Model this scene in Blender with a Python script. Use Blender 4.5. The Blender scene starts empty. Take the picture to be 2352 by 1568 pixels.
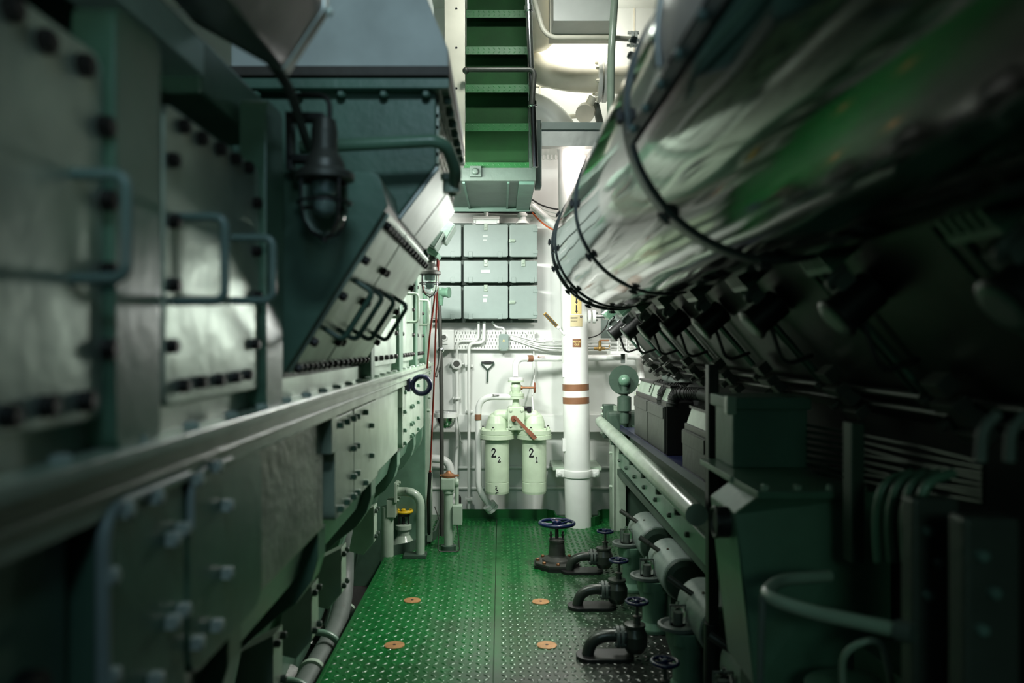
import bpy, bmesh, math, random
from mathutils import Vector as V, Matrix as M, noise
random.seed(7)
PI = math.pi
S = bpy.context.scene
COL = S.collection

# ---------------------------------------------------------------- camera, light, exposure
H, F, CX, CY = 1.5, 1829.0, 1150.0, 788.0      # eye height, focal length in px, vanishing point of the passage
def P(px, py, d):
    return V(((px - CX) * d / F, d, H - (py - CY) * d / F))
cd = bpy.data.cameras.new('camera'); cam = bpy.data.objects.new('camera', cd); COL.objects.link(cam)
cam.location = (0, 0, H); cam.rotation_euler = (PI / 2, 0, 0)
cd.lens = 28.0; cd.sensor_width = 36.0; cd.clip_start = 0.02
cd.shift_x = (1176 - CX) / 2352.0; cd.shift_y = (CY - 784) / 2352.0
cd.dof.use_dof = True; cd.dof.focus_distance = 6.3; cd.dof.aperture_fstop = 1.8
S.camera = cam
S.view_settings.view_transform = 'Standard'; S.view_settings.look = 'None'
S.view_settings.gamma = 1.0; S.view_settings.use_curve_mapping = False
S.view_settings.exposure = 0.0
W = bpy.data.worlds.new('world'); S.world = W; W.use_nodes = True
W.node_tree.nodes['Background'].inputs[0].default_value = (0.4, 0.6, 0.7, 1)
W.node_tree.nodes['Background'].inputs[1].default_value = 0.004
def area(name, loc, target, sx, sy, power, color, spread=PI):
    l = bpy.data.lights.new(name, 'AREA'); l.shape = 'RECTANGLE'; l.size = sx; l.size_y = sy
    l.energy = power; l.color = color; l.spread = spread
    o = bpy.data.objects.new(name, l); COL.objects.link(o); o.location = loc
    o.rotation_euler = (V(target) - V(loc)).to_track_quat('-Z', 'Y').to_euler()
    return o
area('fluorescent_left', (-0.66, 4.55, 2.50), (0.35, 6.6, 0.5), 0.9, 0.12, 51, (0.97, 1.0, 0.94), 2.4)
area('fluorescent_right', (0.80, 4.75, 2.34), (-0.35, 4.6, 0.4), 0.9, 0.12, 54, (1.0, 0.98, 0.93))
area('fill_low', (0.86, 5.5, 1.77), (-0.55, 3.0, 1.15), 0.6, 0.2, 15, (0.95, 1.0, 0.93), 2.0)  # added fill behind the drum, no fixture; brightens the left engine sides
area('fluorescent_passage', (0.06, 3.9, 3.35), (-0.1, 3.5, 0.0), 0.18, 0.9, 9, (0.92, 1.0, 0.90), 2.2)
area('fill_stairs', (0.12, 4.2, 4.1), (0.15, 5.6, 3.2), 0.4, 0.15, 6, (0.97, 1.0, 0.94), 1.6)  # extra fill for the stair fronts, stands for no real fixture
area('fluorescent_pink', (0.75, 6.35, 3.02), (0.45, 6.9, 2.3), 0.6, 0.12, 12, (1.0, 0.86, 0.82))
area('fluorescent_deck', (0.62, 6.3, 4.12), (0.62, 6.9, 3.7), 0.5, 0.15, 12, (1.0, 0.97, 0.90))
area('bulkhead_cool', (-0.02, 0.2, 3.05), (-0.50, 2.3, 2.3), 0.5, 0.25, 5.5, (0.62, 0.83, 0.95), 1.8)
area('fill_right', (0.25, -0.9, 1.75), (0.95, 2.2, 0.75), 0.4, 0.25, 0.5, (0.55, 1.0, 0.82), 1.05)  # invented weak green fill from the camera side for the right-hand machinery
area('fill_beam', (0.25, -0.7, 1.72), (-0.58, 1.1, 2.06), 0.15, 0.1, 0.22, (0.75, 1.0, 0.95), 0.7)  # added narrow fill near the camera, lifts the teal beam face
area('bulkhead_near', (0.0, -0.35, 2.45), (-0.55, 1.2, 1.65), 0.2, 0.15, 0.9, (0.50, 0.82, 1.0), 2.0)

# ---------------------------------------------------------------- materials
MAT = {}
def paint(name, col, rough=0.45, metal=0.0, bump=0.15, bscale=30, var=0.12, vscale=6, spot=None, spotcut=0.68, coat=0.0):
    m = bpy.data.materials.new(name); m.use_nodes = True; nt = m.node_tree; N = nt.nodes; L = nt.links
    b = N['Principled BSDF']; b.inputs['Metallic'].default_value = metal; b.inputs['Roughness'].default_value = rough
    if coat: b.inputs['Coat Weight'].default_value = coat
    tc = N.new('ShaderNodeTexCoord')
    nz = N.new('ShaderNodeTexNoise'); nz.inputs['Scale'].default_value = vscale; nz.inputs['Detail'].default_value = 6
    L.new(tc.outputs['Object'], nz.inputs['Vector'])
    rp = N.new('ShaderNodeValToRGB')
    rp.color_ramp.elements[0].color = tuple(max(0, c * (1 - var * 1.6)) for c in col) + (1,)
    rp.color_ramp.elements[1].color = tuple(min(1, c * (1 + var)) for c in col) + (1,)
    rp.color_ramp.elements[0].position = 0.3; rp.color_ramp.elements[1].position = 0.7
    L.new(nz.outputs['Fac'], rp.inputs['Fac'])
    out = rp.outputs['Color']
    if spot:
        n2 = N.new('ShaderNodeTexNoise'); n2.inputs['Scale'].default_value = vscale * 2.3; n2.inputs['Detail'].default_value = 9
        n2.inputs['Roughness'].default_value = 0.7
        L.new(tc.outputs['Object'], n2.inputs['Vector'])
        r2 = N.new('ShaderNodeValToRGB'); r2.color_ramp.elements[0].position = spotcut; r2.color_ramp.elements[1].position = spotcut + 0.05
        L.new(n2.outputs['Fac'], r2.inputs['Fac'])
        mx = N.new('ShaderNodeMix'); mx.data_type = 'RGBA'
        L.new(r2.outputs['Color'], mx.inputs['Factor']); L.new(out, mx.inputs['A']); mx.inputs['B'].default_value = tuple(spot) + (1,)
        out = mx.outputs['Result']
    L.new(out, b.inputs['Base Color'])
    if bump:
        n3 = N.new('ShaderNodeTexNoise'); n3.inputs['Scale'].default_value = bscale; n3.inputs['Detail'].default_value = 3
        L.new(tc.outputs['Object'], n3.inputs['Vector'])
        bp = N.new('ShaderNodeBump'); bp.inputs['Strength'].default_value = bump; bp.inputs['Distance'].default_value = 0.01
        L.new(n3.outputs['Fac'], bp.inputs['Height']); L.new(bp.outputs['Normal'], b.inputs['Normal'])
    MAT[name] = m
    return m
paint('engine_green', (0.12, 0.235, 0.16), 0.30, bump=0.1)
paint('pale_green', (0.37, 0.47, 0.37), 0.26, bump=0.1, spot=(0.16, 0.22, 0.15), spotcut=0.70)
paint('teal_paint', (0.085, 0.18, 0.132), 0.45)
paint('dark_green', (0.040, 0.075, 0.052), 0.5)
paint('deck_green', (0.008, 0.10, 0.022), 0.3, bump=0.1)
paint('stair_green', (0.002, 0.055, 0.007), 0.8)
paint('nosing_green', (0.006, 0.12, 0.022), 0.5)
paint('cover_metal', (0.43, 0.52, 0.44), 0.36, metal=0.55, bump=0.25, bscale=14, var=0.2, vscale=5)
paint('sheet_metal', (0.40, 0.425, 0.40), 0.45, metal=0.8, bump=0.2, bscale=10)
paint('duct_grey', (0.50, 0.56, 0.53), 0.5, bump=0.05)
paint('brown_metal', (0.34, 0.31, 0.33), 0.3, metal=0.6)
paint('gasket', (0.05, 0.045, 0.035), 0.6)
paint('white_paint', (0.80, 0.83, 0.79), 0.3, bump=0.12, bscale=12, var=0.04)
paint('wall_white', (0.78, 0.81, 0.77), 0.33, bump=0.25, bscale=3.5, var=0.05, vscale=2)
paint('cream_paint', (0.80, 0.77, 0.64), 0.35, bump=0.1, bscale=10, var=0.06, spot=(0.45, 0.36, 0.22), spotcut=0.74)
paint('cabinet_green', (0.25, 0.325, 0.295), 0.4, bump=0.06, var=0.05)
paint('filter_green', (0.56, 0.68, 0.50), 0.35, bump=0.12, spot=(0.30, 0.30, 0.16), spotcut=0.73, var=0.08, vscale=9)
paint('black_metal', (0.014, 0.014, 0.014), 0.4, bump=0.1)
paint('bolt_black', (0.016, 0.013, 0.012), 0.45, bump=0.0)
paint('dark_iron', (0.075, 0.08, 0.07), 0.45, metal=0.4, spot=(0.10, 0.05, 0.025), spotcut=0.62)
paint('oily_iron', (0.05, 0.06, 0.05), 0.3, metal=0.3, spot=(0.12, 0.055, 0.02), spotcut=0.6)
paint('rust_red', (0.20, 0.065, 0.03), 0.5, spot=(0.09, 0.04, 0.02), spotcut=0.6)
paint('brown_band', (0.23, 0.11, 0.055), 0.45)
paint('neck_brown', (0.05, 0.028, 0.012), 0.35, metal=0.4)
paint('brass', (0.42, 0.27, 0.09), 0.35, metal=0.8)
paint('copper_brown', (0.32, 0.15, 0.07), 0.4, metal=0.6)
paint('chrome', (0.72, 0.73, 0.74), 0.16, metal=1.0, bump=0.02, var=0.03)
paint('drum_steel', (0.19, 0.197, 0.187), 0.075, metal=1.0, bump=0.0, bscale=6, var=0.06)
paint('band_steel', (0.07, 0.085, 0.08), 0.4, metal=0.2)
paint('edging_pale', (0.40, 0.50, 0.47), 0.3, bump=0)
paint('platform_green', (0.085, 0.125, 0.10), 0.45)
paint('stencil_pale', (0.60, 0.70, 0.56), 0.45, bump=0)
paint('strip_teal', (0.64, 0.86, 0.79), 0.25, bump=0.05)
paint('handle_grey', (0.15, 0.23, 0.21), 0.22, bump=0.0)
paint('handle_green', (0.05, 0.11, 0.08), 0.32, bump=0.0)
paint('blue_enamel', (0.006, 0.013, 0.055), 0.25, bump=0.05)
paint('navy', (0.012, 0.016, 0.05), 0.35, bump=0.0)
paint('yellow_enamel', (0.75, 0.50, 0.015), 0.35, bump=0.05)
paint('sticker_yellow', (0.74, 0.60, 0.24), 0.5, bump=0)
paint('sticker_tan', (0.60, 0.52, 0.30), 0.5, bump=0)
paint('ink', (0.012, 0.012, 0.014), 0.5, bump=0)
paint('label_white', (0.55, 0.60, 0.57), 0.45, bump=0)
paint('red_cord', (0.24, 0.022, 0.012), 0.6, bump=0.3, bscale=400)
paint('rubber', (0.018, 0.02, 0.018), 0.55)
paint('insulation', (0.42, 0.47, 0.36), 0.36, bump=0.5, bscale=26, var=0.25, spot=(0.14, 0.18, 0.12), spotcut=0.64)
paint('bilge_dark', (0.02, 0.024, 0.02), 0.35, spot=(0.06, 0.03, 0.015), spotcut=0.6)
paint('pipe_grey', (0.12, 0.145, 0.13), 0.5, spot=(0.08, 0.06, 0.04), spotcut=0.64)
paint('matt_black', (0.007, 0.008, 0.008), 0.85, bump=0)  # near-black and very rough, for the right engine block
paint('tube_steel', (0.05, 0.056, 0.05), 0.25, metal=0.9, bump=0)
paint('room_dark', (0.02, 0.028, 0.025), 0.7)
paint('battery_grey', (0.060, 0.068, 0.060), 0.45, spot=(0.08, 0.09, 0.08), spotcut=0.6)
paint('drum_dome', (0.22, 0.275, 0.25), 0.35)
paint('nut_pale', (0.55, 0.64, 0.58), 0.3, bump=0)
paint('plug_brass', (0.46, 0.24, 0.10), 0.4, metal=0.3, var=0.15, vscale=40)
paint('orange_cable', (0.7, 0.13, 0.03), 0.5, bump=0)
def glass():
    m = bpy.data.materials.new('lamp_glass'); m.use_nodes = True; b = m.node_tree.nodes['Principled BSDF']
    b.inputs['Base Color'].default_value = (0.93, 0.96, 0.94, 1); b.inputs['Roughness'].default_value = 0.05
    b.inputs['Transmission Weight'].default_value = 1.0; b.inputs['IOR'].default_value = 1.2
    MAT['glass'] = m
glass()
def deck_material():
    m = bpy.data.materials.new('checker_deck'); m.use_nodes = True; nt = m.node_tree; N = nt.nodes; L = nt.links
    b = N['Principled BSDF']
    g = N.new('ShaderNodeNewGeometry'); sx = N.new('ShaderNodeSeparateXYZ'); L.new(g.outputs['Position'], sx.inputs[0])
    nz = N.new('ShaderNodeTexNoise'); nz.inputs['Scale'].default_value = 2.2; nz.inputs['Detail'].default_value = 7; nz.inputs['Roughness'].default_value = 0.65
    L.new(g.outputs['Position'], nz.inputs['Vector'])
    # paint worn through where people walk: the nearer plates, mostly right of their middle
    a1 = N.new('ShaderNodeMath'); a1.operation = 'MULTIPLY_ADD'; L.new(sx.outputs['Y'], a1.inputs[0]); a1.inputs[1].default_value = -0.42; a1.inputs[2].default_value = 2.05
    a2 = N.new('ShaderNodeMath'); a2.operation = 'MULTIPLY_ADD'; L.new(sx.outputs['X'], a2.inputs[0]); a2.inputs[1].default_value = 0.85; L.new(a1.outputs[0], a2.inputs[2])
    a3 = N.new('ShaderNodeMath'); a3.operation = 'MULTIPLY_ADD'; L.new(nz.outputs['Fac'], a3.inputs[0]); a3.inputs[1].default_value = 1.5; L.new(a2.outputs[0], a3.inputs[2])
    a4 = N.new('ShaderNodeMath'); a4.operation = 'SUBTRACT'; a4.use_clamp = True; L.new(a3.outputs[0], a4.inputs[0]); a4.inputs[1].default_value = 0.72
    n2 = N.new('ShaderNodeTexNoise'); n2.inputs['Scale'].default_value = 14; n2.inputs['Detail'].default_value = 5
    L.new(g.outputs['Position'], n2.inputs['Vector'])
    rg = N.new('ShaderNodeValToRGB'); rg.color_ramp.elements[0].color = (0.004, 0.075, 0.014, 1); rg.color_ramp.elements[1].color = (0.010, 0.145, 0.032, 1)
    rg.color_ramp.elements[0].position = 0.3; rg.color_ramp.elements[1].position = 0.7
    L.new(n2.outputs['Fac'], rg.inputs['Fac'])
    mx = N.new('ShaderNodeMix'); mx.data_type = 'RGBA'; L.new(a4.outputs[0], mx.inputs['Factor']); L.new(rg.outputs['Color'], mx.inputs['A'])
    mx.inputs['B'].default_value = (0.062, 0.068, 0.060, 1)
    L.new(mx.outputs['Result'], b.inputs['Base Color'])
    rr = N.new('ShaderNodeMapRange'); L.new(n2.outputs['Fac'], rr.inputs['Value']); rr.inputs['To Min'].default_value = 0.10; rr.inputs['To Max'].default_value = 0.27
    L.new(rr.outputs['Result'], b.inputs['Roughness'])
    mm = N.new('ShaderNodeMath'); mm.operation = 'MULTIPLY'; L.new(a4.outputs[0], mm.inputs[0]); mm.inputs[1].default_value = 0.55
    L.new(mm.outputs[0], b.inputs['Metallic'])
    MAT['deck'] = m
deck_material()

# ---------------------------------------------------------------- mesh builder
def frame(axis):
    a = V(axis).normalized()
    t = V((0, 0, 1)) if abs(a.z) < 0.9 else V((1, 0, 0))
    u = a.cross(t).normalized(); w = a.cross(u).normalized()
    return a, u, w
class MB:
    def __init__(s): s.v = []; s.f = []; s.sm = []
    def add(s, vs, fs, sm=False):
        o = len(s.v); s.v += [V(p) for p in vs]
        for f in fs: s.f.append([i + o for i in f]); s.sm.append(sm)
        return s
    def box(s, lo, hi):
        x0, y0, z0 = lo; x1, y1, z1 = hi
        vs = [(x0, y0, z0), (x1, y0, z0), (x1, y1, z0), (x0, y1, z0), (x0, y0, z1), (x1, y0, z1), (x1, y1, z1), (x0, y1, z1)]
        return s.add(vs, [(0, 3, 2, 1), (4, 5, 6, 7), (0, 1, 5, 4), (1, 2, 6, 5), (2, 3, 7, 6), (3, 0, 4, 7)])
    def obox(s, c, ax, half):
        c = V(c); a = [V(ax[i]).normalized() * half[i] for i in range(3)]
        vs = [c + a[0] * i + a[1] * j + a[2] * k for k in (-1, 1) for (i, j) in ((-1, -1), (1, -1), (1, 1), (-1, 1))]
        return s.add(vs, [(0, 3, 2, 1), (4, 5, 6, 7), (0, 1, 5, 4), (1, 2, 6, 5), (2, 3, 7, 6), (3, 0, 4, 7)])
    def prism(s, poly, vec):
        n = len(poly); a = [V(p) for p in poly]; b = [p + V(vec) for p in a]
        s.add(a + b, [tuple(range(n))[::-1], tuple(range(n, 2 * n))] + [(i, (i + 1) % n, n + (i + 1) % n, n + i) for i in range(n)])
        return s
    def ring_loft(s, rings, cap=True, sm=True):
        n = len(rings[0]); vs = [p for r in rings for p in r]; fs = []
        for k in range(len(rings) - 1):
            for i in range(n):
                j = (i + 1) % n
                fs.append((k * n + i, k * n + j, (k + 1) * n + j, (k + 1) * n + i))
        s.add(vs, fs, sm)
        if cap:
            s.add(list(rings[0]), [tuple(range(n))[::-1]]); s.add(list(rings[-1]), [tuple(range(n))])
        return s
    def cyl(s, p0, p1, r0, r1=None, n=24, cap=True):
        r1 = r0 if r1 is None else r1
        p0, p1 = V(p0), V(p1); a, u, w = frame(p1 - p0)
        R = lambda c, r: [c + (u * math.cos(2 * PI * i / n) + w * math.sin(2 * PI * i / n)) * r for i in range(n)]
        return s.ring_loft([R(p0, r0), R(p1, r1)], cap)
    def lathe(s, prof, org, axis=(0, 0, 1), n=28, sharp=True):
        org = V(org); a, u, w = frame(axis)
        R = lambda r, h: [org + a * h + (u * math.cos(2 * PI * i / n) + w * math.sin(2 * PI * i / n)) * max(r, 1e-5) for i in range(n)]
        if sharp:
            for k in range(len(prof) - 1):
                s.ring_loft([R(*prof[k]), R(*prof[k + 1])], False)
        else:
            s.ring_loft([R(*q) for q in prof], False)
        if prof[0][0] > 1e-4: s.add(R(*prof[0]), [tuple(range(n))[::-1]])
        if prof[-1][0] > 1e-4: s.add(R(*prof[-1]), [tuple(range(n))])
        return s
    def tube(s, pts, r, n=12, closed=False, cap=True):
        pts = [V(p) for p in pts]; m = len(pts)
        T = []
        for i in range(m):
            a = pts[(i + 1) % m] if (closed or i < m - 1) else pts[i]
            b = pts[i - 1] if (closed or i > 0) else pts[i]
            T.append((a - b).normalized())
        _, u, w = frame(T[0]); rings = []
        for i in range(m):
            if i:
                q = T[i - 1].rotation_difference(T[i]); u = q @ u; w = q @ w
            rr = r[i] if isinstance(r, (list, tuple)) else r
            rings.append([pts[i] + (u * math.cos(2 * PI * k / n) + w * math.sin(2 * PI * k / n)) * rr for k in range(n)])
        if closed: rings.append(rings[0])
        return s.ring_loft(rings, cap and not closed)
    def torus(s, c, axis, R, r, n=40, m=10):
        a, u, w = frame(axis); c = V(c)
        return s.tube([c + (u * math.cos(2 * PI * i / n) + w * math.sin(2 * PI * i / n)) * R for i in range(n)], r, m, True)
    def ball(s, c, r, ax=(0, 0, 1), n=20, h=None):
        h = h or r
        return s.lathe([(r * math.sin(PI * k / 12), -h * math.cos(PI * k / 12)) for k in range(13)], c, ax, n, False)
    def hexa(s, p, axis, r, h, n=6):
        return s.cyl_flat(p, V(p) + V(axis).normalized() * h, r, n)
    def cyl_flat(s, p0, p1, r, n):
        p0, p1 = V(p0), V(p1); a, u, w = frame(p1 - p0)
        R = lambda c: [c + (u * math.cos(2 * PI * (i + .5) / n) + w * math.sin(2 * PI * (i + .5) / n)) * r for i in range(n)]
        return s.ring_loft([R(p0), R(p1)], True, False)
    def mesh(s, name, org, mat, bevel=0, seg=2):
        me = bpy.data.meshes.new(name); org = V(org)
        me.from_pydata([tuple(p - org) for p in s.v], [], s.f)
        for p, k in zip(me.polygons, s.sm): p.use_smooth = k
        bm = bmesh.new(); bm.from_mesh(me)
        bmesh.ops.remove_doubles(bm, verts=bm.verts, dist=1e-6) if bevel else None
        bmesh.ops.recalc_face_normals(bm, faces=bm.faces)
        if bevel:
            es = [e for e in bm.edges if len(e.link_faces) == 2 and e.calc_face_angle(0) > 0.5]
            if es: bmesh.ops.bevel(bm, geom=es, offset=bevel, segments=seg, affect='EDGES', profile=0.6, clamp_overlap=True)
        bm.to_mesh(me); bm.free()
        me.materials.append(MAT[mat] if isinstance(mat, str) else mat)
        return me
def fillet(pts, rad, n=6):
    pts = [V(p) for p in pts]; out = [pts[0]]
    for i in range(1, len(pts) - 1):
        a, b, c = pts[i - 1], pts[i], pts[i + 1]
        r = min(rad, (a - b).length * .49, (c - b).length * .49)
        p, q = b + (a - b).normalized() * r, b + (c - b).normalized() * r
        for k in range(n + 1):
            t = k / n; out.append(p * (1 - t) ** 2 + b * 2 * t * (1 - t) + q * t * t)
    out.append(pts[-1]); return out
def rpoly(x0, z0, x1, z1, r, n=5):
    out = []
    for cx, cz, a0 in ((x1 - r, z1 - r, 0), (x0 + r, z1 - r, 90), (x0 + r, z0 + r, 180), (x1 - r, z0 + r, 270)):
        for k in range(n + 1):
            a = math.radians(a0 + 90 * k / n); out.append((cx + r * math.cos(a), cz + r * math.sin(a)))
    return out

# ---------------------------------------------------------------- objects
WL = {}
def thing(name, label, cat, loc, group=None):
    o = bpy.data.objects.new(name, None); COL.objects.link(o); o.location = loc; o.empty_display_size = 0.05
    o['label'] = label; o['category'] = cat
    if group: o['group'] = group
    WL[o.name] = V(loc); return o
def part(name, mb, mat, parent, label=None, bevel=0, seg=2):
    org = WL[parent.name]
    o = bpy.data.objects.new(name, mb.mesh(name, org, mat, bevel, seg)); COL.objects.link(o); o.parent = parent
    WL[o.name] = org
    if label: o['label'] = label
    return o
def solo(name, mb, mat, label, cat, loc, group=None, bevel=0, seg=2):
    o = bpy.data.objects.new(name, mb.mesh(name, loc, mat, bevel, seg)); COL.objects.link(o); o.location = loc
    o['label'] = label; o['category'] = cat
    if group: o['group'] = group
    WL[o.name] = V(loc); return o
def struct(name, mb, mat, bevel=0):
    o = bpy.data.objects.new(name, mb.mesh(name, (0, 0, 0), mat, bevel)); COL.objects.link(o); o['kind'] = 'structure'
    WL[o.name] = V((0, 0, 0)); return o
BM = {}
def bolt(parent, pos, nrm, r=.011, h=.012, mat='bolt_black', n=6, name='bolt'):
    k = (r, h, mat, n)
    if k not in BM:
        b = MB(); b.cyl_flat((0, 0, 0), (0, 0, h * .8), r, n); b.cyl((0, 0, h * .8), (0, 0, h), r * .85, r * .6, n=12)
        BM[k] = b.mesh(name, (0, 0, 0), mat)
    o = bpy.data.objects.new(name, BM[k]); COL.objects.link(o); o.parent = parent
    o.location = V(pos) - WL[parent.name]; o.rotation_euler = V(nrm).to_track_quat('Z', 'Y').to_euler()
    WL[o.name] = V(pos); return o
def kids(o): return [c for c in bpy.data.objects if c.parent == o]
def dup(root, loc, label, rotz=0, scale=1):
    r = root.copy(); COL.objects.link(r); r.location = loc; r.rotation_euler.z = rotz; r.scale = (scale,) * 3; r['label'] = label
    WL[r.name] = V(loc)
    def rec(a, b):
        for ch in kids(a):
            c = ch.copy(); COL.objects.link(c); c.parent = b; rec(ch, c)
    rec(root, r); return r
def text_mb(s, size, org, ux, uz, bold=0.0, xs=1.0, wrap=None, align='CENTER'):
    """letters in the plane ux/uz; wrap=(centre, radius) bends them round a vertical pipe"""
    cu = bpy.data.curves.new('t', 'FONT'); cu.body = s; cu.size = size; cu.align_x = align; cu.align_y = 'CENTER'; cu.offset = bold; cu.resolution_u = 4
    o = bpy.data.objects.new('t', cu); COL.objects.link(o)
    dg = bpy.context.evaluated_depsgraph_get(); me = o.evaluated_get(dg).to_mesh()
    vs = [v.co.copy() for v in me.vertices]; fs = [tuple(p.vertices) for p in me.polygons]
    o.evaluated_get(dg).to_mesh_clear(); bpy.data.objects.remove(o); bpy.data.curves.remove(cu)
    mb = MB(); org = V(org); ux, uz = V(ux), V(uz)
    if wrap:
        c, r = wrap; a0 = math.atan2(org.y - c[1], org.x - c[0])
        pts = [V((c[0] + r * math.cos(a0 + v.x * xs / r), c[1] + r * math.sin(a0 + v.x * xs / r), org.z + v.y)) for v in vs]
    else:
        pts = [org + ux * v.x * xs + uz * v.y for v in vs]
    mb.add(pts, fs); return mb
def digit(s, size, c, r, a0, z0):
    """bold stencil numeral bent round an upright canister"""
    w = .085
    if s == '2':
        p = [(-.27, .22)] + [(.24 * math.cos(math.radians(t)), .26 + .20 * math.sin(math.radians(t))) for t in range(170, -50, -20)] + [(.02, -.10), (-.24, -.38), (-.25, -.44)]
        strokes = [p, [(-.30, -.43), (.29, -.43), (.29, -.30)]]
    else:
        strokes = [[(-.16, .30), (.03, .44)], [(.03, .47), (.03, -.45)], [(-.14, -.44), (.20, -.44)]]
    mb = MB(); f = lambda x, y: V((c[0] + r * math.cos(a0 + x * .78 * size / r), c[1] + r * math.sin(a0 + x * .78 * size / r), z0 + y * size))
    for st in strokes:
        fine = []
        for (x0, y0), (x1, y1) in zip(st[:-1], st[1:]):
            fine += [(x0 + (x1 - x0) * k / 5, y0 + (y1 - y0) * k / 5) for k in range(5)]
        fine.append(st[-1])
        for (x0, y0), (x1, y1) in zip(fine[:-1], fine[1:]):
            L = math.hypot(x1 - x0, y1 - y0); ex, ey = (x1 - x0) / L * .03, (y1 - y0) / L * .03; nx, ny = -(y1 - y0) / L * w, (x1 - x0) / L * w
            mb.add([f(x0 - ex + nx, y0 - ey + ny), f(x0 - ex - nx, y0 - ey - ny), f(x1 + ex - nx, y1 + ey - ny), f(x1 + ex + nx, y1 + ey + ny)], [(0, 1, 2, 3)])
    return mb
def patch(c, r, a0, a1, z0, z1, n=8):
    """thin sticker on a vertical pipe"""
    mb = MB(); vs = []; fs = []
    for i in range(n + 1):
        a = a0 + (a1 - a0) * i / n
        for rr, z in ((r, z0), (r, z1), (r - .002, z1), (r - .002, z0)):
            vs.append((c[0] + rr * math.cos(a), c[1] + rr * math.sin(a), z))
    for i in range(n):
        for k in range(4):
            fs.append((i * 4 + k, i * 4 + (k + 1) % 4, i * 4 + 4 + (k + 1) % 4, i * 4 + 4 + k))
    fs += [(0, 1, 2, 3), tuple(n * 4 + k for k in range(4))]
    return mb.add(vs, fs)
def handwheel(parent, c, axis, R, r, mat, spokes=5, hub=.02, name='handwheel'):
    b = MB(); b.torus(c, axis, R, r, 40, 10); a, u, w = frame(axis); c = V(c)
    for k in range(spokes):
        q = 2 * PI * k / spokes + .3; e = c + (u * math.cos(q) + w * math.sin(q)) * R
        b.tube([c - a * r * .6, (c + e) / 2 - a * r * .5, e], r * .62, 8)
    b.lathe([(hub, -r), (hub, r), (hub * .6, r * 1.6)], c, axis, 16)
    return part(name, b, mat, parent)

# ================================================================ the setting
# ---- deck plates with raised treads
b = MB()
seamx, seamy = -0.033, 5.16
for (x0, x1) in ((-0.80, seamx - .0025), (seamx + .0025, 1.75)):
    for (y0, y1) in ((-0.6, seamy - .002), (seamy + .002, 7.0)):
        b.box((x0, y0, -.012), (x1, y1, 0))
vs, fs = [], []
px_, py_ = .0400, .0440
for i in range(int(2.0 / px_)):
    for j in range(int(4.75 / py_)):
        x = -.785 + i * px_; y = 2.1 + j * py_
        if abs(x - seamx) < .014 or abs(y - seamy) < .015 or x > 1.2: continue
        a = math.radians(45 if (i + j) % 2 else -45); ca, sa = math.cos(a), math.sin(a); o = len(vs)
        for (L_, w_, z_) in ((.0190, .0078, 0.0), (.0140, .0050, .0026)):
            for k in range(8):
                q = PI * k / 4; p, s_ = L_ * math.cos(q), w_ * math.sin(q)
                vs.append((x + p * ca - s_ * sa, y + p * sa + s_ * ca, z_))
        vs.append((x, y, .0034))
        for k in range(8):
            m_ = (k + 1) % 8
            fs.append((o + k, o + m_, o + 8 + m_, o + 8 + k)); fs.append((o + 8 + k, o + 8 + m_, o + 16))
b.add(vs, fs, True)
floor = struct('floor', b, 'deck')
b = MB(); b.box((-.815, -.6, -.16), (-.80, 5.62, .004)); b.box((-.80, -.6, -.16), (1.75, 7.0, -.03))
struct('trim_1', b, 'deck_green', .002)
b = MB(); b.box((-3, -.6, -.75), (1.8, 7.1, -.6)); struct('floor_bilge', b, 'bilge_dark')
# coaming: along the back wall, round the big pipe, and round the engine recess
PX, PY_ = 0.640, 6.55                             # foot of the big white pipe
pth = [V((-.52, 6.84, 0)), V((.40, 6.84, 0)), V((.455, 6.78, 0))]
for k in range(13):
    a = PI + PI * k / 12; pth.append(V((PX + .185 * math.cos(a), PY_ + .10 + .16 * math.sin(a), 0)))
pth += [V((.83, 6.78, 0)), V((.87, 6.84, 0)), V((1.7, 6.84, 0))]
b = MB()
for p, q in zip(pth[:-1], pth[1:]):
    n_ = (q - p).normalized().cross(V((0, 0, 1))) * .006
    b.prism([p - n_, q - n_, q + n_, p + n_], (0, 0, .075))
struct('baseboard_back', b, 'deck_green')
pth = [V((-.80, 5.60, 0)), V((-.66, 5.72, 0)), V((-.545, 5.95, 0)), V((-.50, 6.10, 0)), V((-.50, 6.84, 0))]
b = MB()
for p, q in zip(pth[:-1], pth[1:]):
    n_ = (q - p).normalized().cross(V((0, 0, 1))) * .006
    b.prism([p - n_, q - n_, q + n_, p + n_], (0, 0, .07))
struct('baseboard_left', b, 'dark_green')
# ---- walls and ceiling
b = MB(); b.box((-3, 6.9, .74), (3, 7.05, 4.5)); b.box((-3, 6.97, -.7), (3, 7.05, .74)); b.box((-3, 6.86, .735), (3, 6.9, .885))
struct('wall_back', b, 'wall_white', .004)
b = MB()
for z in (.415, .235): b.cyl((-.9, 6.955, z), (1.6, 6.955, z), .014, n=10)
struct('trim_2', b, 'white_paint')
b = MB()
for x in (.335, .74, 1.15): b.box((x, 6.893, 3.1), (x + .012, 6.901, 4.4))
b.box((-.9, 6.89, 3.72), (1.7, 6.901, 3.735))
struct('trim_3', b, 'cream_paint')
b = MB(); b.box((-3, -3, 4.4), (3, 7.05, 4.5)); struct('ceiling', b, 'white_paint')
b = MB(); b.box((-3.1, -3, -.7), (-3, 7.05, 4.5)); struct('wall_left', b, 'room_dark')
b = MB(); b.box((3, -3, -.7), (3.1, 7.05, 4.5)); struct('wall_right', b, 'room_dark')
b = MB(); b.box((-3, -3.1, -.7), (3, -3, 4.5)); struct('wall_front', b, 'room_dark')
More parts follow.
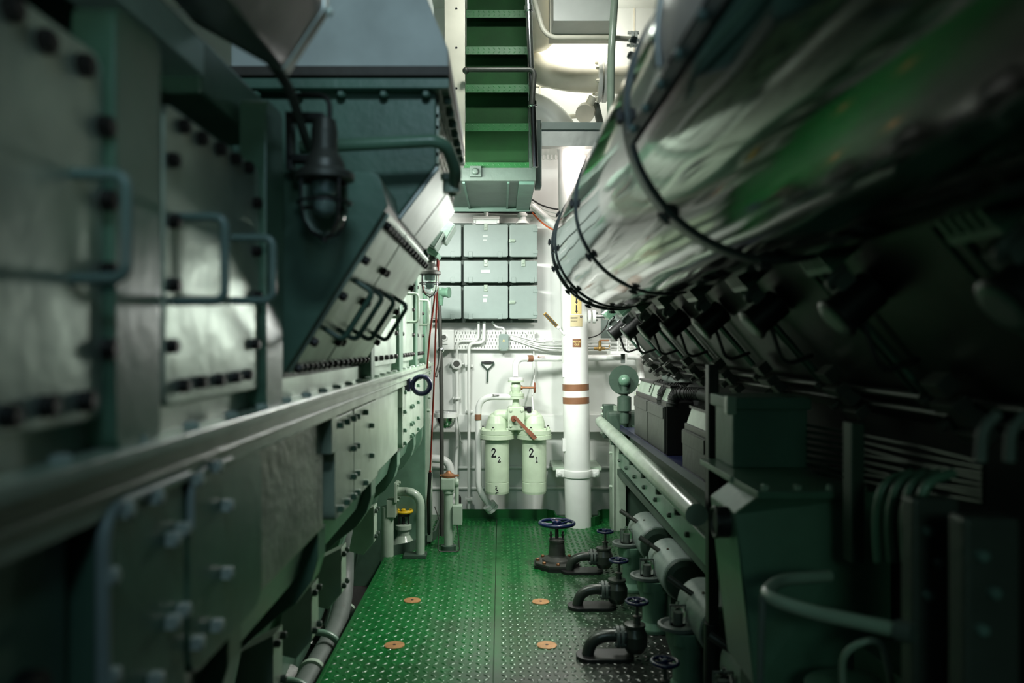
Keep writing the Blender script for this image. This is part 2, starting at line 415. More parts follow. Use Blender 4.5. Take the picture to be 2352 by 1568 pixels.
# ---- brass plugs in the deck
for (px, py, lab) in ((947, 1379, 'round brass floor plug nearer the left engine, in the far row of two'),
                      (1242, 1382, 'round brass floor plug in front of the big blue-wheeled floor valve'),
                      (906, 1482, 'round brass floor plug nearer the left engine, in the near row of two'),
                      (1256, 1482, 'round brass floor plug beside the nearest bent dark floor valve')):
    d = H * F / (py - CY); c = P(px, py, d); c.z = 0
    t = thing('floor_plug', lab, 'floor plug', c, 'brass floor plugs')
    b = MB(); b.lathe([(.050, 0), (.050, .0042), (.046, .005)], c); part('cover_disc', b, 'plug_brass', t)
    b = MB(); b.lathe([(.008, .005), (.008, .0062)], c, n=14); part('socket', b, 'ink', t)

# ================================================================ left engine
EX = -.56
XF = -.528
eng = thing('diesel_engine', 'large green ship engine with bolted covers filling the left side of the passage', 'engine', (-1.2, 3.2, -.6))
b = MB()
prof = [(-.575, .93), (-.575, 1.90), (-.80, 1.91), (-.85, 2.25), (-2.3, 2.3), (-2.3, -.6), (-1.15, -.6), (-1.02, .10), (-.93, .42), (-.82, .60), (-.68, .72), (-.61, .80)]
b.prism([(x, .25, z) for x, z in prof], (0, 5.65, 0)); part('crankcase', b, 'engine_green', eng)
ribp = [(-.556, .93), (-.556, .84), (-.575, .775), (-.62, .71), (-.70, .65), (-.79, .57), (-.86, .45), (-.93, .2), (-1.02, .1), (-1.0, .9)]
for y0, w in ((.95, .10), (1.62, .09), (2.42, .11), (3.42, .12), (4.28, .12), (5.10, .12), (5.62, .10)):
    b = MB(); b.prism([(x, y0, z) for x, z in ribp], (0, w, 0)); part('sump_rib', b, 'engine_green', eng, bevel=.006)
b = MB(); b.box((EX, .25, 1.338), (-.492, 5.9, 1.358)); b.box((EX, .25, 1.27), (-.515, 5.9, 1.338)); b.box((EX, .25, 1.300), (-.508, 5.9, 1.308))
led = part('ledge', b, 'pale_green', eng, bevel=.003)
for k in range(27): bolt(led, (-.525, .55 + k * .2, 1.358), (0, 0, 1), .014, .010, 'nut_pale')
b = MB(); b.box((EX - .02, .25, 1.358), (-.555, 5.9, 1.41)); part('ledge_strip', b, 'cover_metal', eng, 'bare metal strip above the ledge')
# upper covers and posts
def vcover(y0, y1, z0, z1, name='crankcase_cover', mat='cover_metal', x=-.575, th=.047, r=.025, lab=None):
    b = MB(); b.prism([(x, y, z) for y, z in rpoly(y0, z0, y1, z1, r)], (th, 0, 0))
    return part(name, b, mat, eng, lab, bevel=.004)
def uhandle(parent, foot0, foot1, out, rad=.02, tr=.0075, mat='handle_grey'):
    f0, f1, out = V(foot0), V(foot1), V(out)
    b = MB(); b.tube(fillet([f0, f0 + out, f1 + out, f1], rad), tr, 12); return part('handle', b, mat, parent)
def post(y0, y1, z1, x=-.515):
    b = MB(); b.prism([(-.575, y, z) for y, z in rpoly(y0, 1.355, y1, z1, .025)], (x + .575, 0, 0))
    part('frame_post', b, 'engine_green', eng, bevel=.004)
A = vcover(.42, 1.060, 1.40, 1.88); Bc = vcover(1.25, 1.745, 1.40, 1.88)
post(1.064, 1.208, 1.957); post(1.75, 1.885, 2.04)
def by_px(px, py, X=XF):
    d = X * F / (px - CX); return P(px, py, d)
for q in ((15, 20), (95, 95), (185, 150), (232, 290), (238, 460), (240, 625), (240, 800), (188, 920), (100, 932), (10, 955)):
    bolt(A, by_px(*q), (1, 0, 0), .015, .017)
for q in ((390, 368), (393, 508), (393, 655), (388, 795), (584, 466), (583, 577), (585, 680), (580, 790), (415, 290), (457, 318), (500, 342), (535, 365), (565, 385),
          (415, 885), (455, 877), (497, 872), (535, 866), (563, 860)):
    bolt(Bc, by_px(*q), (1, 0, 0), .013, .016)
uhandle(A, (XF, .985, 1.709), (XF, .985, 1.580), (.065, 0, 0))
uhandle(Bc, (XF, 1.288, 1.704), (XF, 1.288, 1.568), (.082, 0, 0)); uhandle(Bc, (XF, 1.57, 1.708), (XF, 1.57, 1.584), (.079, 0, 0))
# raked cylinder-head section leaning out over the passage
u = V((.265, 0, .42)).normalized(); nn = V((.846, 0, -.534)); A0 = V((-.562, 0, 1.425))
b = MB(); b.prism([(-.57, 2.0, 1.37), (-.57, 2.0, 1.93), (-.325, 2.0, 1.93), (-.308, 2.0, 1.922), (-.300, 2.0, 1.905), (-.284, 2.0, 1.845), (-.545, 2.0, 1.425)], (0, .022, 0))
part('gusset_plate', b, 'teal_paint', eng, bevel=.003)
b = MB(); b.prism([(-.575, 2.02, 1.42), (-.575, 2.02, 1.93), (-.31, 2.02, 1.925), (-.30, 2.02, 1.845)], (0, 1.12, 0)); part('head_box', b, 'engine_green', eng)
b = MB(); b.prism([(-.575, 3.14, 1.37), (-.575, 3.14, 1.93), (-.31, 3.14, 1.925), (-.284, 3.14, 1.845)], (0, .02, 0)); part('gusset_plate', b, 'teal_paint', eng)
def slope(s, y, o=0): return A0 + u * (s * .497) + V((0, y, 0)) + nn * o
for (y0, y1, hy) in ((2.03, 2.385, (2.09, 2.27)), (2.40, 3.13, (2.52, 2.86))):
    b = MB(); b.prism([slope(s, y, 0) for y, s in ((y0, .02), (y1, .02), (y1, .985), (y0, .985))], nn * .022)
    cv = part('raked_cover', b, 'cover_metal', eng, bevel=.003)
    n_ = 6 if y1 < 2.5 else 9
    for k in range(n_):
        y = y0 + .03 + (y1 - y0 - .06) * k / (n_ - 1)
        bolt(cv, slope(.93, y, .022), nn, .013, .016); bolt(cv, slope(.06, y, .022), nn, .013, .016)
    for s in (.22, .5, .72):
        bolt(cv, slope(s, y0 + .025, .022), nn, .013, .016); bolt(cv, slope(s, y1 - .025, .022), nn, .013, .016)
    for y in hy: uhandle(cv, slope(.60, y, .02), slope(.30, y, .02), nn * .062, .02, .0075, 'handle_green')
# further vertical covers
for (y0, y1) in ((3.28, 4.02), (4.22, 4.80), (4.96, 5.40)):
    cv = vcover(y0, y1, 1.40, 1.97)
    for k in range(5):
        bolt(cv, (XF, y0 + .05 + (y1 - y0 - .1) * k / 4, 1.435), (1, 0, 0), .013, .016)
    for z in (1.55, 1.70, 1.85):
        bolt(cv, (XF, y0 + .03, z), (1, 0, 0), .012, .014); bolt(cv, (XF, y1 - .03, z), (1, 0, 0), .012, .014)
    uhandle(cv, (XF, (y0 + y1) / 2, 1.78), (XF, (y0 + y1) / 2, 1.62), (.06, 0, 0), .02, .0075, 'pale_green')
for (y0, y1) in ((3.17, 3.26), (4.05, 4.20), (4.83, 4.94), (5.45, 5.60)): post(y0, y1, 2.05)
# lower covers
def lower_nuts(c, pts, X=-.518, r=.014):
    for q in pts: bolt(c, by_px(q[0], q[1], X), (1, 0, 0), r, .02, 'nut_pale', 4, 'square_nut')
c1 = vcover(1.035, 1.312, .86, 1.285, 'inspection_door', 'engine_green', -.575, .055, .05)
lower_nuts(c1, ((275, 1170), (345, 1140), (238, 1322), (242, 1552), (345, 1560), (385, 1237), (385, 1427)))
c2 = vcover(1.328, 1.735, .935, 1.28, 'inspection_door', 'engine_green', -.575, .055, .05)
lower_nuts(c2, ((408, 1215), (410, 1400), (440, 1100), (485, 1070), (512, 1160), (512, 1315), (488, 1435), (442, 1475)))
b = MB(); b.tube(fillet([(-.517, 1.305, 1.285), (-.517, 1.035, 1.285), (-.517, 1.035, .85)], .055, 8), .010, 10)
part('door_edging', b, 'edging_pale', eng, 'pale rounded edge of the nearest lower door')
b = MB(); b.tube(fillet([(-.517, 1.52, 1.28), (-.517, 1.328, 1.28), (-.517, 1.328, 1.19)], .05, 8), .007, 10)
part('door_edging', b, 'edging_pale', eng, 'pale rounded edge of the second lower door')
b = MB(); b.box((-.575, .5, .86), (-.545, 1.0, 1.27)); part('side_plate', b, 'engine_green', eng, bevel=.004)
b = MB(); b.cyl((-.55, .905, 1.10), (-.525, .905, 1.10), .028, n=20); part('side_boss', b, 'black_metal', eng)
b = MB(); b.box((-.575, 1.75, .93), (-.548, 2.46, 1.268)); part('lagging_patch', b, 'insulation', eng, 'patch of cracked pale lagging', bevel=.006)
b = MB(); b.lathe([(.035, 0), (.035, .012), (.026, .016)], (-.55, 1.67, 1.20), (1, 0, 0)); part('blind_hole', b, 'dark_green', eng, bevel=.001)
c3 = vcover(2.52, 2.845, .935, 1.262, 'inspection_door', 'pale_green', -.575, .05, .03)
c4 = vcover(2.853, 3.40, .935, 1.262, 'inspection_door', 'pale_green', -.575, .05, .012)
for z in (1.235, 1.13, 1.03, .96):
    bolt(c3, (-.525, 2.81, z), (1, 0, 0), .014, .018, 'engine_green', 4, 'square_nut'); bolt(c4, (-.525, 2.885, z), (1, 0, 0), .014, .018, 'engine_green', 4, 'square_nut')
for y in (2.58, 2.69):
    for z in (1.235, .965): bolt(c3, (-.525, y, z), (1, 0, 0), .014, .018, 'engine_green', 4, 'square_nut')
for y, z in ((3.06, 1.235), (3.2, 1.17), (3.2, 1.05), (3.06, .965)): bolt(c4, (-.525, y, z), (1, 0, 0), .014, .018, 'engine_green', 4, 'square_nut')
b = MB(); b.box((-.575, 3.42, .935), (-.54, 4.18, 1.262)); part('side_plate', b, 'pale_green', eng, bevel=.004)
c5 = vcover(4.26, 4.66, .935, 1.262, 'inspection_door', 'pale_green', -.575, .05, .03)
c6 = vcover(4.668, 5.42, .935, 1.262, 'inspection_door', 'pale_green', -.575, .05, .012)
for z in (1.235, 1.13, 1.03, .96):
    bolt(c5, (-.525, 4.62, z), (1, 0, 0), .014, .018, 'engine_green', 4, 'square_nut'); bolt(c6, (-.525, 4.71, z), (1, 0, 0), .014, .018, 'engine_green', 4, 'square_nut')
    bolt(c5, (-.525, 4.30, z), (1, 0, 0), .014, .018, 'engine_green', 4, 'square_nut'); bolt(c6, (-.525, 5.0, z), (1, 0, 0), .014, .018, 'engine_green', 4, 'square_nut')
for y in (2.44, 4.2):
    b = MB(); b.box((-.575, y, 1.16), (-.517, y + .07, 1.275)); part('hanging_lug', b, 'pale_green', eng, bevel=.003)
# foot brackets under the sump
for y in (2.45, 2.95, 3.5, 4.4):
    b = MB(); b.prism([(-.80, y, .55), (-.70, y, .60), (-.70, y, .40), (-.76, y, .33), (-.84, y, .35)], (0, .11, 0))
    br = part('foot_bracket', b, 'pale_green', eng, bevel=.004)
    for dz in (.57, .43):
        for dy in (.02, .09): bolt(br, (-.70, y + dy, dz), (1, 0, 0), .013, .018, 'dark_green')
# ring lever, end plate
b = MB(); c = P(968, 884, 4.4); ring_pts = []
b.torus(c, (0, 1, 0), .048, .014, 32, 8); b.box((-.555, 4.38, c.z - .02), (c.x - .045, 4.42, c.z + .02)); b.box((-.53, 4.365, c.z - .035), (c.x - .06, 4.435, c.z + .035))
part('ring_lever', b, 'navy', eng, 'dark blue ring-ended lever', bevel=.003)
b = MB(); b.box((-1.15, 5.9, -.3), (-.56, 5.96, 1.34)); part('end_plate', b, 'engine_green', eng, bevel=.004)
b = MB(); b.prism([(-.575, 5.93, 0.02), (-.515, 5.93, 0.02), (-.515, 5.93, .5), (-.535, 5.93, 1.0), (-.535, 5.93, 1.98), (-.575, 5.93, 1.98)], (0, .09, 0)); part('end_flange', b, 'pale_green', eng, bevel=.004)
for k in range(4): bolt(eng, (-.525, 5.68 + .07 * (k % 2), 1.02 + .09 * k), (1, 0, 0), .015, .02, 'pale_green', 6)

# ================================================================ things above the left engine
# beam with pale face
bm = thing('overhead_beam', 'pale teal steel beam running along above the left engine doors', 'beam', (-.62, .4, 2.0))
b = MB(); b.box((-.66, -.3, 2.022), (-.58, 1.56, 2.088)); part('web', b, 'strip_teal', bm, bevel=.003)
b = MB(); b.box((-.86, -.3, 2.088), (-.60, 1.9, 2.11)); part('flange', b, 'dark_green', bm, bevel=.003)
b = MB(); b.box((-.72, 1.56, 1.99), (-.585, 1.98, 2.10)); part('end_bracket', b, 'engine_green', bm, bevel=.008)
# lagged exhaust trunk
lt = thing('exhaust_casing', 'dull brown sheet-clad exhaust casing ending at top left above the bulkhead lamp', 'casing', (-.5, .6, 2.3))
pr = [(-.422, 2.03), (-.343, 2.15), (-.35, 2.42), (-.78, 2.42), (-.78, 2.33), (-.60, 2.13)]
b = MB(); b.prism([(x, -.8, z) for x, z in pr], (0, 2.37, 0)); part('cladding', b, 'brown_metal', lt, bevel=.012, seg=3)
b = MB(); cxx, czz = -.56, 2.22
b.prism([(cxx + (x - cxx) * 1.02, 1.54, czz + (z - czz) * 1.02) for x, z in pr], (0, .035, 0)); edge = part('end_band', b, 'sheet_metal', lt, bevel=.006)
bolt(edge, (-.341, 1.56, 2.15), (1, 0, -.4), .008, .012, 'nut_pale')
b = MB(); b.tube(fillet([(-.455, 1.56, 2.06), (-.455, 1.72, 2.05), (-.46, 1.86, 1.99), (-.47, 1.95, 1.98)], .06), .011, 10); part('drain_pipe', b, 'pipe_grey', lt)
# charge air duct (hopper + silencer box)
ad = thing('air_duct', 'big grey-green air duct with flanged hopper hanging over the left engine', 'duct', (-.4, 2.9, 2.6))
b = MB(); b.prism([(-.80, 2.36, 2.31), (-.155, 2.36, 2.31), (-.155, 2.36, 2.37), (-.205, 2.36, 2.49), (-.26, 2.36, 2.62), (-.28, 2.36, 2.9), (-.80, 2.36, 2.9)], (0, .95, 0)); part('silencer_box', b, 'duct_grey', ad, bevel=.006)
b = MB(); b.box((-.82, 2.33, 2.283), (-.150, 3.34, 2.312)); part('upper_flange', b, 'gasket', ad, bevel=.003)
b = MB(); b.box((-.82, 2.32, 2.243), (-.150, 3.34, 2.272)); fl = part('lower_flange', b, 'teal_paint', ad, bevel=.003)
b = MB(); b.box((-.80, 2.35, 2.270), (-.165, 3.32, 2.285)); part('gasket', b, 'gasket', ad)
for k in range(5): bolt(fl, (-.72 + .125 * k, 2.345, 2.243), (0, 0, -1), .013, .02, 'teal_paint')
for k in range(7): bolt(fl, (-.162, 2.42 + .13 * k, 2.243), (0, 0, -1), .013, .02, 'teal_paint')
hp = [(-.80, 2.25), (-.193, 2.25), (-.193, 2.03), (-.31, 1.875), (-.40, 1.85), (-.80, 1.85)]
b = MB(); b.prism([(x, 2.37, z) for x, z in hp], (0, .80, 0)); part('hopper', b, 'teal_paint', ad, bevel=.006)
for (y0, y1) in ((2.375, 2.74), (2.755, 3.165)):
    q0, q1 = V((-.193, 0, 2.03)), V((-.31, 0, 1.875)); n2 = V((.798, 0, -.602))
    b = MB(); b.prism([q0 + V((0, y0, 0)), q1 + V((0, y0, 0)), q1 + V((0, y1, 0)), q0 + V((0, y1, 0))], n2 * .014); part('side_cover', b, 'sheet_metal', ad, bevel=.003)
b = MB(); zs = [2.23, 2.185, 2.15, 2.105, 2.07, 2.035]
for z in zs: b.box((-.197, 2.40, z - .006), (-.185, 3.15, z + .006))
for k in range(9): b.box((-.197, 2.40 + k * .09, 2.03), (-.187, 2.42 + k * .09, 2.235))
part('side_grating', b, 'pale_green', ad)
tb = thing('green_pipe', 'bent green pipe crossing in front of the teal hopper and turning down', 'pipe', P(920, 330, 2.25))
b = MB(); b.tube(fillet([P(690, 338, 2.22), P(1020, 322, 2.22), P(1050, 395, 2.32), P(1038, 440, 2.4)], .045, 8), .018, 14); part('bent_tube', b, 'engine_green', tb)
b = MB(); c = P(1037, 425, 2.38); b.cyl(c - V((0, 0, .024)), c + V((0, 0, .012)), .026); b.hexa(c + V((-.01, -.01, .012)), (0, 0, 1), .022, .018); part('union_nut', b, 'pale_green', tb)
# bulkhead lamps
def lamp(top, label):
    t = thing('bulkhead_lamp', label, 'lamp', top, 'caged bulkhead lamps')
    b = MB(); b.lathe([(.026, -.005), (.030, -.03), (.030, -.075), (.044, -.10), (.048, -.118), (.060, -.122), (.068, -.128), (.068, -.142), (.058, -.146)], top); part('lamp_body', b, 'dark_iron', t)
    b = MB(); b.lathe([(.052, -.146), (.052, -.205), (.045, -.238), (.030, -.258), (.0, -.266)], top, sharp=False, n=32); part('glass_dome', b, 'glass', t)
    b = MB(); b.lathe([(.026, -.146), (.026, -.175), (.020, -.180)], top); b.ball(top + V((0, 0, -.205)), .022); part('bulb', b, 'handle_grey', t)
    b = MB()
    for k in range(4):
        a = PI / 4 + PI / 2 * k; q = V((math.cos(a), math.sin(a), 0))
        b.tube([top + q * .060 + V((0, 0, -.14)), top + q * .060 + V((0, 0, -.205)), top + q * .053 + V((0, 0, -.240)), top + q * .034 + V((0, 0, -.265)), top + V((0, 0, -.277))], .0035, 8)
    b.torus(top + V((0, 0, -.195)), (0, 0, 1), .0605, .0035, 32, 8); b.ball(top + V((0, 0, -.279)), .007); part('wire_cage', b, 'black_metal', t)
    b = MB(); b.box(top + V((-.085, -.012, -.10)), top + V((-.03, .03, -.085))); b.box(top + V((-.085, -.012, -.12)), top + V((-.073, .03, .01))); b.box(top + V((-.085, -.012, -.005)), top + V((.0, .03, .01)))
    part('wall_bracket', b, 'black_metal', t, bevel=.002)
    b = MB(); b.tube(fillet([top + V((.012, 0, -.005)), top + V((.012, 0, .05)), top + V((-.04, .02, .06)), top + V((-.085, .04, .065))], .03), .006, 8); part('supply_cable', b, 'rubber', t)
    return t
L1 = lamp(V((-.405, 1.83, 2.017)), 'near dark caged bulkhead lamp hanging in front of the teal gusset plate')
L2 = dup(L1, V((-.425, 4.78, 2.055)), 'small far caged lamp with clear glass beside the red cords')
# tilted boxes beyond the raked covers
tbx = thing('tilted_terminal_box', 'pair of tilted pale green boxes mounted above the far caged lamp', 'terminal box', P(1010, 545, 4.6))
ax_ = (V((.85, 0, -.5)), V((0, 1, 0)), V((.5, 0, .85)))
b = MB(); b.obox(P(997, 548, 4.6), ax_, (.045, .12, .055)); part('lower_box', b, 'platform_green', tbx, bevel=.008)
b = MB(); b.obox(P(1022, 533, 4.7), ax_, (.042, .10, .06)); part('upper_box', b, 'platform_green', tbx, bevel=.008)
b = MB(); b.obox(P(975, 570, 4.7), ax_, (.10, .12, .012)); part('mounting_plate', b, 'engine_green', tbx)

# ================================================================ bilge gap left of the deck
bp = thing('bilge_pipe', 'thick grey pipe in the dark gap beside the deck edge', 'pipe', (-.93, 4.2, -.12))
b = MB(); b.tube(fillet([(-.93, 2.0, -.12), (-.93, 4.55, -.12), (-.97, 5.0, .0), (-1.0, 5.05, .5)], .25, 8), .055, 20); part('pipe_run', b, 'pipe_grey', bp)
for y in (3.9, 4.75):
    b = MB(); b.cyl((-.93, y, -.12), (-.93, y + .03, -.12), .068); part('pipe_joint', b, 'pale_green', bp)
for y, lab in ((3.05, 'curved green hose nearest the camera over the thick bilge pipe'), (3.55, 'second curved green hose over the thick bilge pipe'), (4.15, 'curved green hose furthest back over the thick bilge pipe')):
    b = MB(); b.tube(fillet([(-1.25, y, -.05), (-1.05, y, .0), (-.90, y + .03, -.02), (-.83, y + .03, -.09)], .12), .018, 12)
    solo('bilge_hose', b, 'engine_green', lab, 'hose', (-1.05, y, -.03), 'bilge hoses')
for y, lab in ((3.3, 'near round flanged cover down in the bilge gap'), (4.0, 'middle round flanged cover down in the bilge gap'), (4.6, 'far round flanged cover down in the bilge gap')):
    t = thing('bilge_flange', lab, 'flange', (-1.08, y, -.2), 'bilge flanges')
    b = MB(); b.lathe([(.085, 0), (.085, .03), (.05, .035), (.05, .07)], (-1.08, y, -.2), (.5, -.3, .8)); part('flange_disc', b, 'oily_iron', t)
    for k in range(5):
        a = 2 * PI * k / 5; _, uu, ww = frame((.5, -.3, .8)); bolt(t, V((-1.08, y, -.2)) + V((.5, -.3, .8)).normalized() * .03 + (uu * math.cos(a) + ww * math.sin(a)) * .068, (.5, -.3, .8), .011, .015, 'pale_green')
# yellow-wheeled valve
yc = V((-.715, 5.86, 0))
t = thing('gate_valve', 'white valve with yellow handwheel standing behind the bent pale pipe', 'valve', yc)
b = MB(); b.lathe([(.10, -.03), (.10, .0), (.085, .03), (.055, .075), (.045, .09), (.045, .13), (.06, .135), (.06, .165), (.04, .17)], yc); part('valve_body', b, 'pale_green', t)
b = MB(); b.cyl(yc + V((0, 0, .17)), yc + V((0, 0, .27)), .010); b.box(yc + V((-.04, -.01, .165)), yc + V((-.03, .01, .24))); b.box(yc + V((.03, -.01, .165)), yc + V((.04, .01, .24))); b.box(yc + V((-.04, -.012, .225)), yc + V((.04, .012, .24))); part('yoke', b, 'black_metal', t)
handwheel(t, yc + V((0, 0, .265)), (0, 0, 1), .062, .011, 'yellow_enamel')
# gooseneck
g0 = V((-.565, 5.60, 0))
t = thing('gooseneck_pipe', 'pale green bent vent pipe rising from the deck edge into the engine', 'pipe', g0)
b = MB(); pts = [V((-.72, 5.62, .455))] + [V((-.66, 5.61, .455))]
pts += [V((-.66 + .095 * math.sin(PI / 2 * k / 8), 5.605, .36 + .095 * math.cos(PI / 2 * k / 8))) for k in range(9)] + [V((-.565, 5.60, .0))]
b.tube(pts, .031, 20); part('bent_tube', b, 'pale_green', t)
b = MB(); b.box((-.68, 5.54, 0), (-.52, 5.66, .022)); part('base_plate', b, 'dark_green', t, bevel=.003)
b = MB(); b.box((-.745, 5.56, .385), (-.725, 5.68, .525)); fl = part('flange', b, 'pale_green', t, bevel=.004)
for dz in (.40, .51):
    for dy in (5.575, 5.665): bolt(fl, (-.725, dy, dz), (1, 0, 0), .011, .014, 'pale_green')
b = MB(); b.box((-.80, 5.57, .28), (-.735, 5.69, .40)); b.cyl((-.80, 5.62, -.3), (-.80, 5.62, .35), .045); part('support_leg', b, 'pale_green', t, bevel=.004)
# standing hand pump
p0 = V((-.378, 5.78, 0))
t = thing('hand_pump', 'pale green standing hand pump with brass cap beside the engine end', 'pump', p0)
b = MB(); b.lathe([(.055, 0), (.055, .035), (.035, .04)], p0); part('foot_ring', b, 'dark_green', t)
b = MB(); b.lathe([(.034, .04), (.034, .41), (.042, .415), (.042, .44), (.036, .445)], p0); part('column', b, 'pale_green', t)
b = MB(); b.box(p0 + V((-.055, -.05, .44)), p0 + V((.045, .05, .53))); b.cyl(p0 + V((.045, 0, .49)), p0 + V((.075, 0, .49)), .03); part('pump_head', b, 'pale_green', t, bevel=.012)
b = MB(); b.lathe([(.05, .53), (.05, .545), (.025, .56), (.012, .575)], p0); b.cyl(p0 + V((-.06, 0, .54)), p0 + V((.075, 0, .54)), .009); part('cap', b, 'copper_brown', t)
b = MB(); b.box(p0 + V((.03, -.05, .19)), p0 + V((.10, .04, .33))); part('side_box', b, 'pale_green', t, bevel=.006)
b = MB(); b.cyl(p0 + V((.06, 0, .33)), p0 + V((.06, 0, .50)), .014); part('side_rod', b, 'pale_green', t)
b = MB(); b.tube(fillet([p0 + V((.065, -.04, .19)), p0 + V((.085, -.07, .008)), p0 + V((-.075, -.07, .008)), p0 + V((-.06, -.04, .22)), p0 + V((-.10, -.02, .32))], .03), .004, 8); part('pedal_loop', b, 'dark_iron', t)
# cords and poles
b = MB(); b.tube([P(1006, 582, 4.75), P(1001, 660, 4.9), P(987, 770, 5.1), P(981, 845, 5.2)], .006, 8); solo('pull_cord', b, 'red_cord', 'short red cord hanging from the far lamp down to the ring lever', 'cord', P(1006, 590, 4.75), 'red cords')
b = MB(); b.tube([P(1008, 585, 4.85), P(1002, 720, 5.2), P(996, 900, 5.6), P(988, 1080, 5.75)], .006, 8); b.ball(P(988, 1082, 5.75), .010); solo('pull_cord', b, 'red_cord', 'long red cord hanging from the far lamp down to the black rod', 'cord', P(1008, 590, 4.85), 'red cords')
b = MB(); b.tube([P(988, 1085, 5.75), P(984, 1150, 5.8), P(986, 1246, 5.98)], .013, 10); solo('lever_rod', b, 'black_metal', 'black rod standing at the engine end below the red cord', 'rod', P(986, 1248, 5.98))
t = thing('stanchion', 'dark metal pole standing behind the hand pump and reaching up to the cabinets', 'pole', P(1014, 1095, 6.2))
b = MB(); b.tube([P(1015, 1235, 6.2), P(1015, 1100, 6.2), P(1014, 900, 6.2), P(1009, 690, 6.2)], .016, 12); part('pole', b, 'dark_iron', t)
b = MB(); c = P(1013, 803, 6.2); b.ball(c, .026); part('knuckle', b, 'chrome', t)
b = MB(); b.tube([P(1012, 806, 6.18), P(1008, 840, 6.15), P(1001, 865, 6.12)], .013, 10); part('brace', b, 'dark_iron', t)
b = MB(); c = P(1012, 672, 6.2); b.cyl(c, c + V((.055, -.02, 0)), .034); b.cyl(c + V((.055, -.02, 0)), c + V((.07, -.025, 0)), .042); b.lathe([(.018, -.10), (.022, -.05), (.034, 0), (.024, .04)], c); part('top_fitting', b, 'engine_green', t)
# steel bowl
c = P(1024, 945, 6.55)
t = thing('steel_bowl', 'round stainless bowl held in a white ring behind the dark pole', 'bowl', c)
b = MB(); b.lathe([(.088, 0), (.092, .004), (.086, 0), (.084, -.06), (.070, -.105), (.04, -.135), (0, -.142)], c, sharp=False); part('bowl', b, 'chrome', t)
b = MB(); b.lathe([(.094, -.045), (.098, -.045), (.098, -.012), (.094, -.012)], c); b.tube([c + V((.095, 0, -.03)), c + V((.115, .1, -.25)), c + V((.12, .33, -.30))], .006, 8); b.tube([c + V((.0, .095, -.03)), c + V((0, .35, -.03))], .01, 8); part('holder_ring', b, 'white_paint', t)
# drain elbow + black hose at the foot of the wall
b = MB(); b.tube(fillet([P(985, 1052, 6.8), P(1030, 1055, 6.8), P(1040, 1110, 6.8), P(1038, 1180, 6.8)], .12, 8), .035, 16); solo('drain_pipe', b, 'white_paint', 'white bent drain pipe low on the wall below the steel bowl', 'pipe', P(1030, 1060, 6.8))
b = MB(); b.tube(fillet([P(1030, 1195, 6.75), P(1055, 1185, 6.75), P(1056, 1140, 6.75), P(1046, 1136, 6.75)], .04, 6), .014, 10); solo('black_hose', b, 'rubber', 'short black hose hooked up low on the wall beside the hand pump', 'hose', P(1050, 1170, 6.75))

# ================================================================ cabinets on the back wall
DF = 6.66
cols = ((990, 1059.5), (1064.5, 1167), (1170, 1234)); rows = ((515, 590), (598, 648.7), (655.5, 732))
rk = thing('cabinet_rack', 'dark green mounting frame behind the nine wall cabinets', 'rack', P(1115, 740, 6.8))
b = MB()
for x0, x1 in ((1040, 1085), (1145, 1190)):
    q0, q1 = P(x0, 737, 6.8), P(x1, 512, 6.8); b.box((q0.x, 6.80, q0.z), (q1.x, 6.84, q1.z))
for y in (594, 652, 738):
    q0, q1 = P(990, y + 3, 6.83), P(1234, y - 3, 6.83); b.box((q0.x, 6.78, q0.z), (q1.x, 6.80, q1.z))
for x in (1060, 1170):
    for y in (520, 730): q = P(x, y, 6.85); b.box((q.x - .02, 6.84, q.z - .02), (q.x + .02, 6.9, q.z + .02))
part('mounting_frame', b, 'dark_green', rk)
clab = [['pale green wall cabinet at the top left, partly hidden behind tilted boxes', 'wide pale green wall cabinet in the middle of the top row', 'pale green wall cabinet at the top right with side latch'],
        ['low pale green wall cabinet left in the middle row, behind the pole', 'wide low pale green cabinet with one white plate in the middle', 'low pale green wall cabinet right in the middle row with top latch'],
        ['pale green wall cabinet at the bottom left behind the stanchion fitting', 'wide pale green wall cabinet in the middle of the bottom row', 'pale green wall cabinet at the bottom right with side latch']]
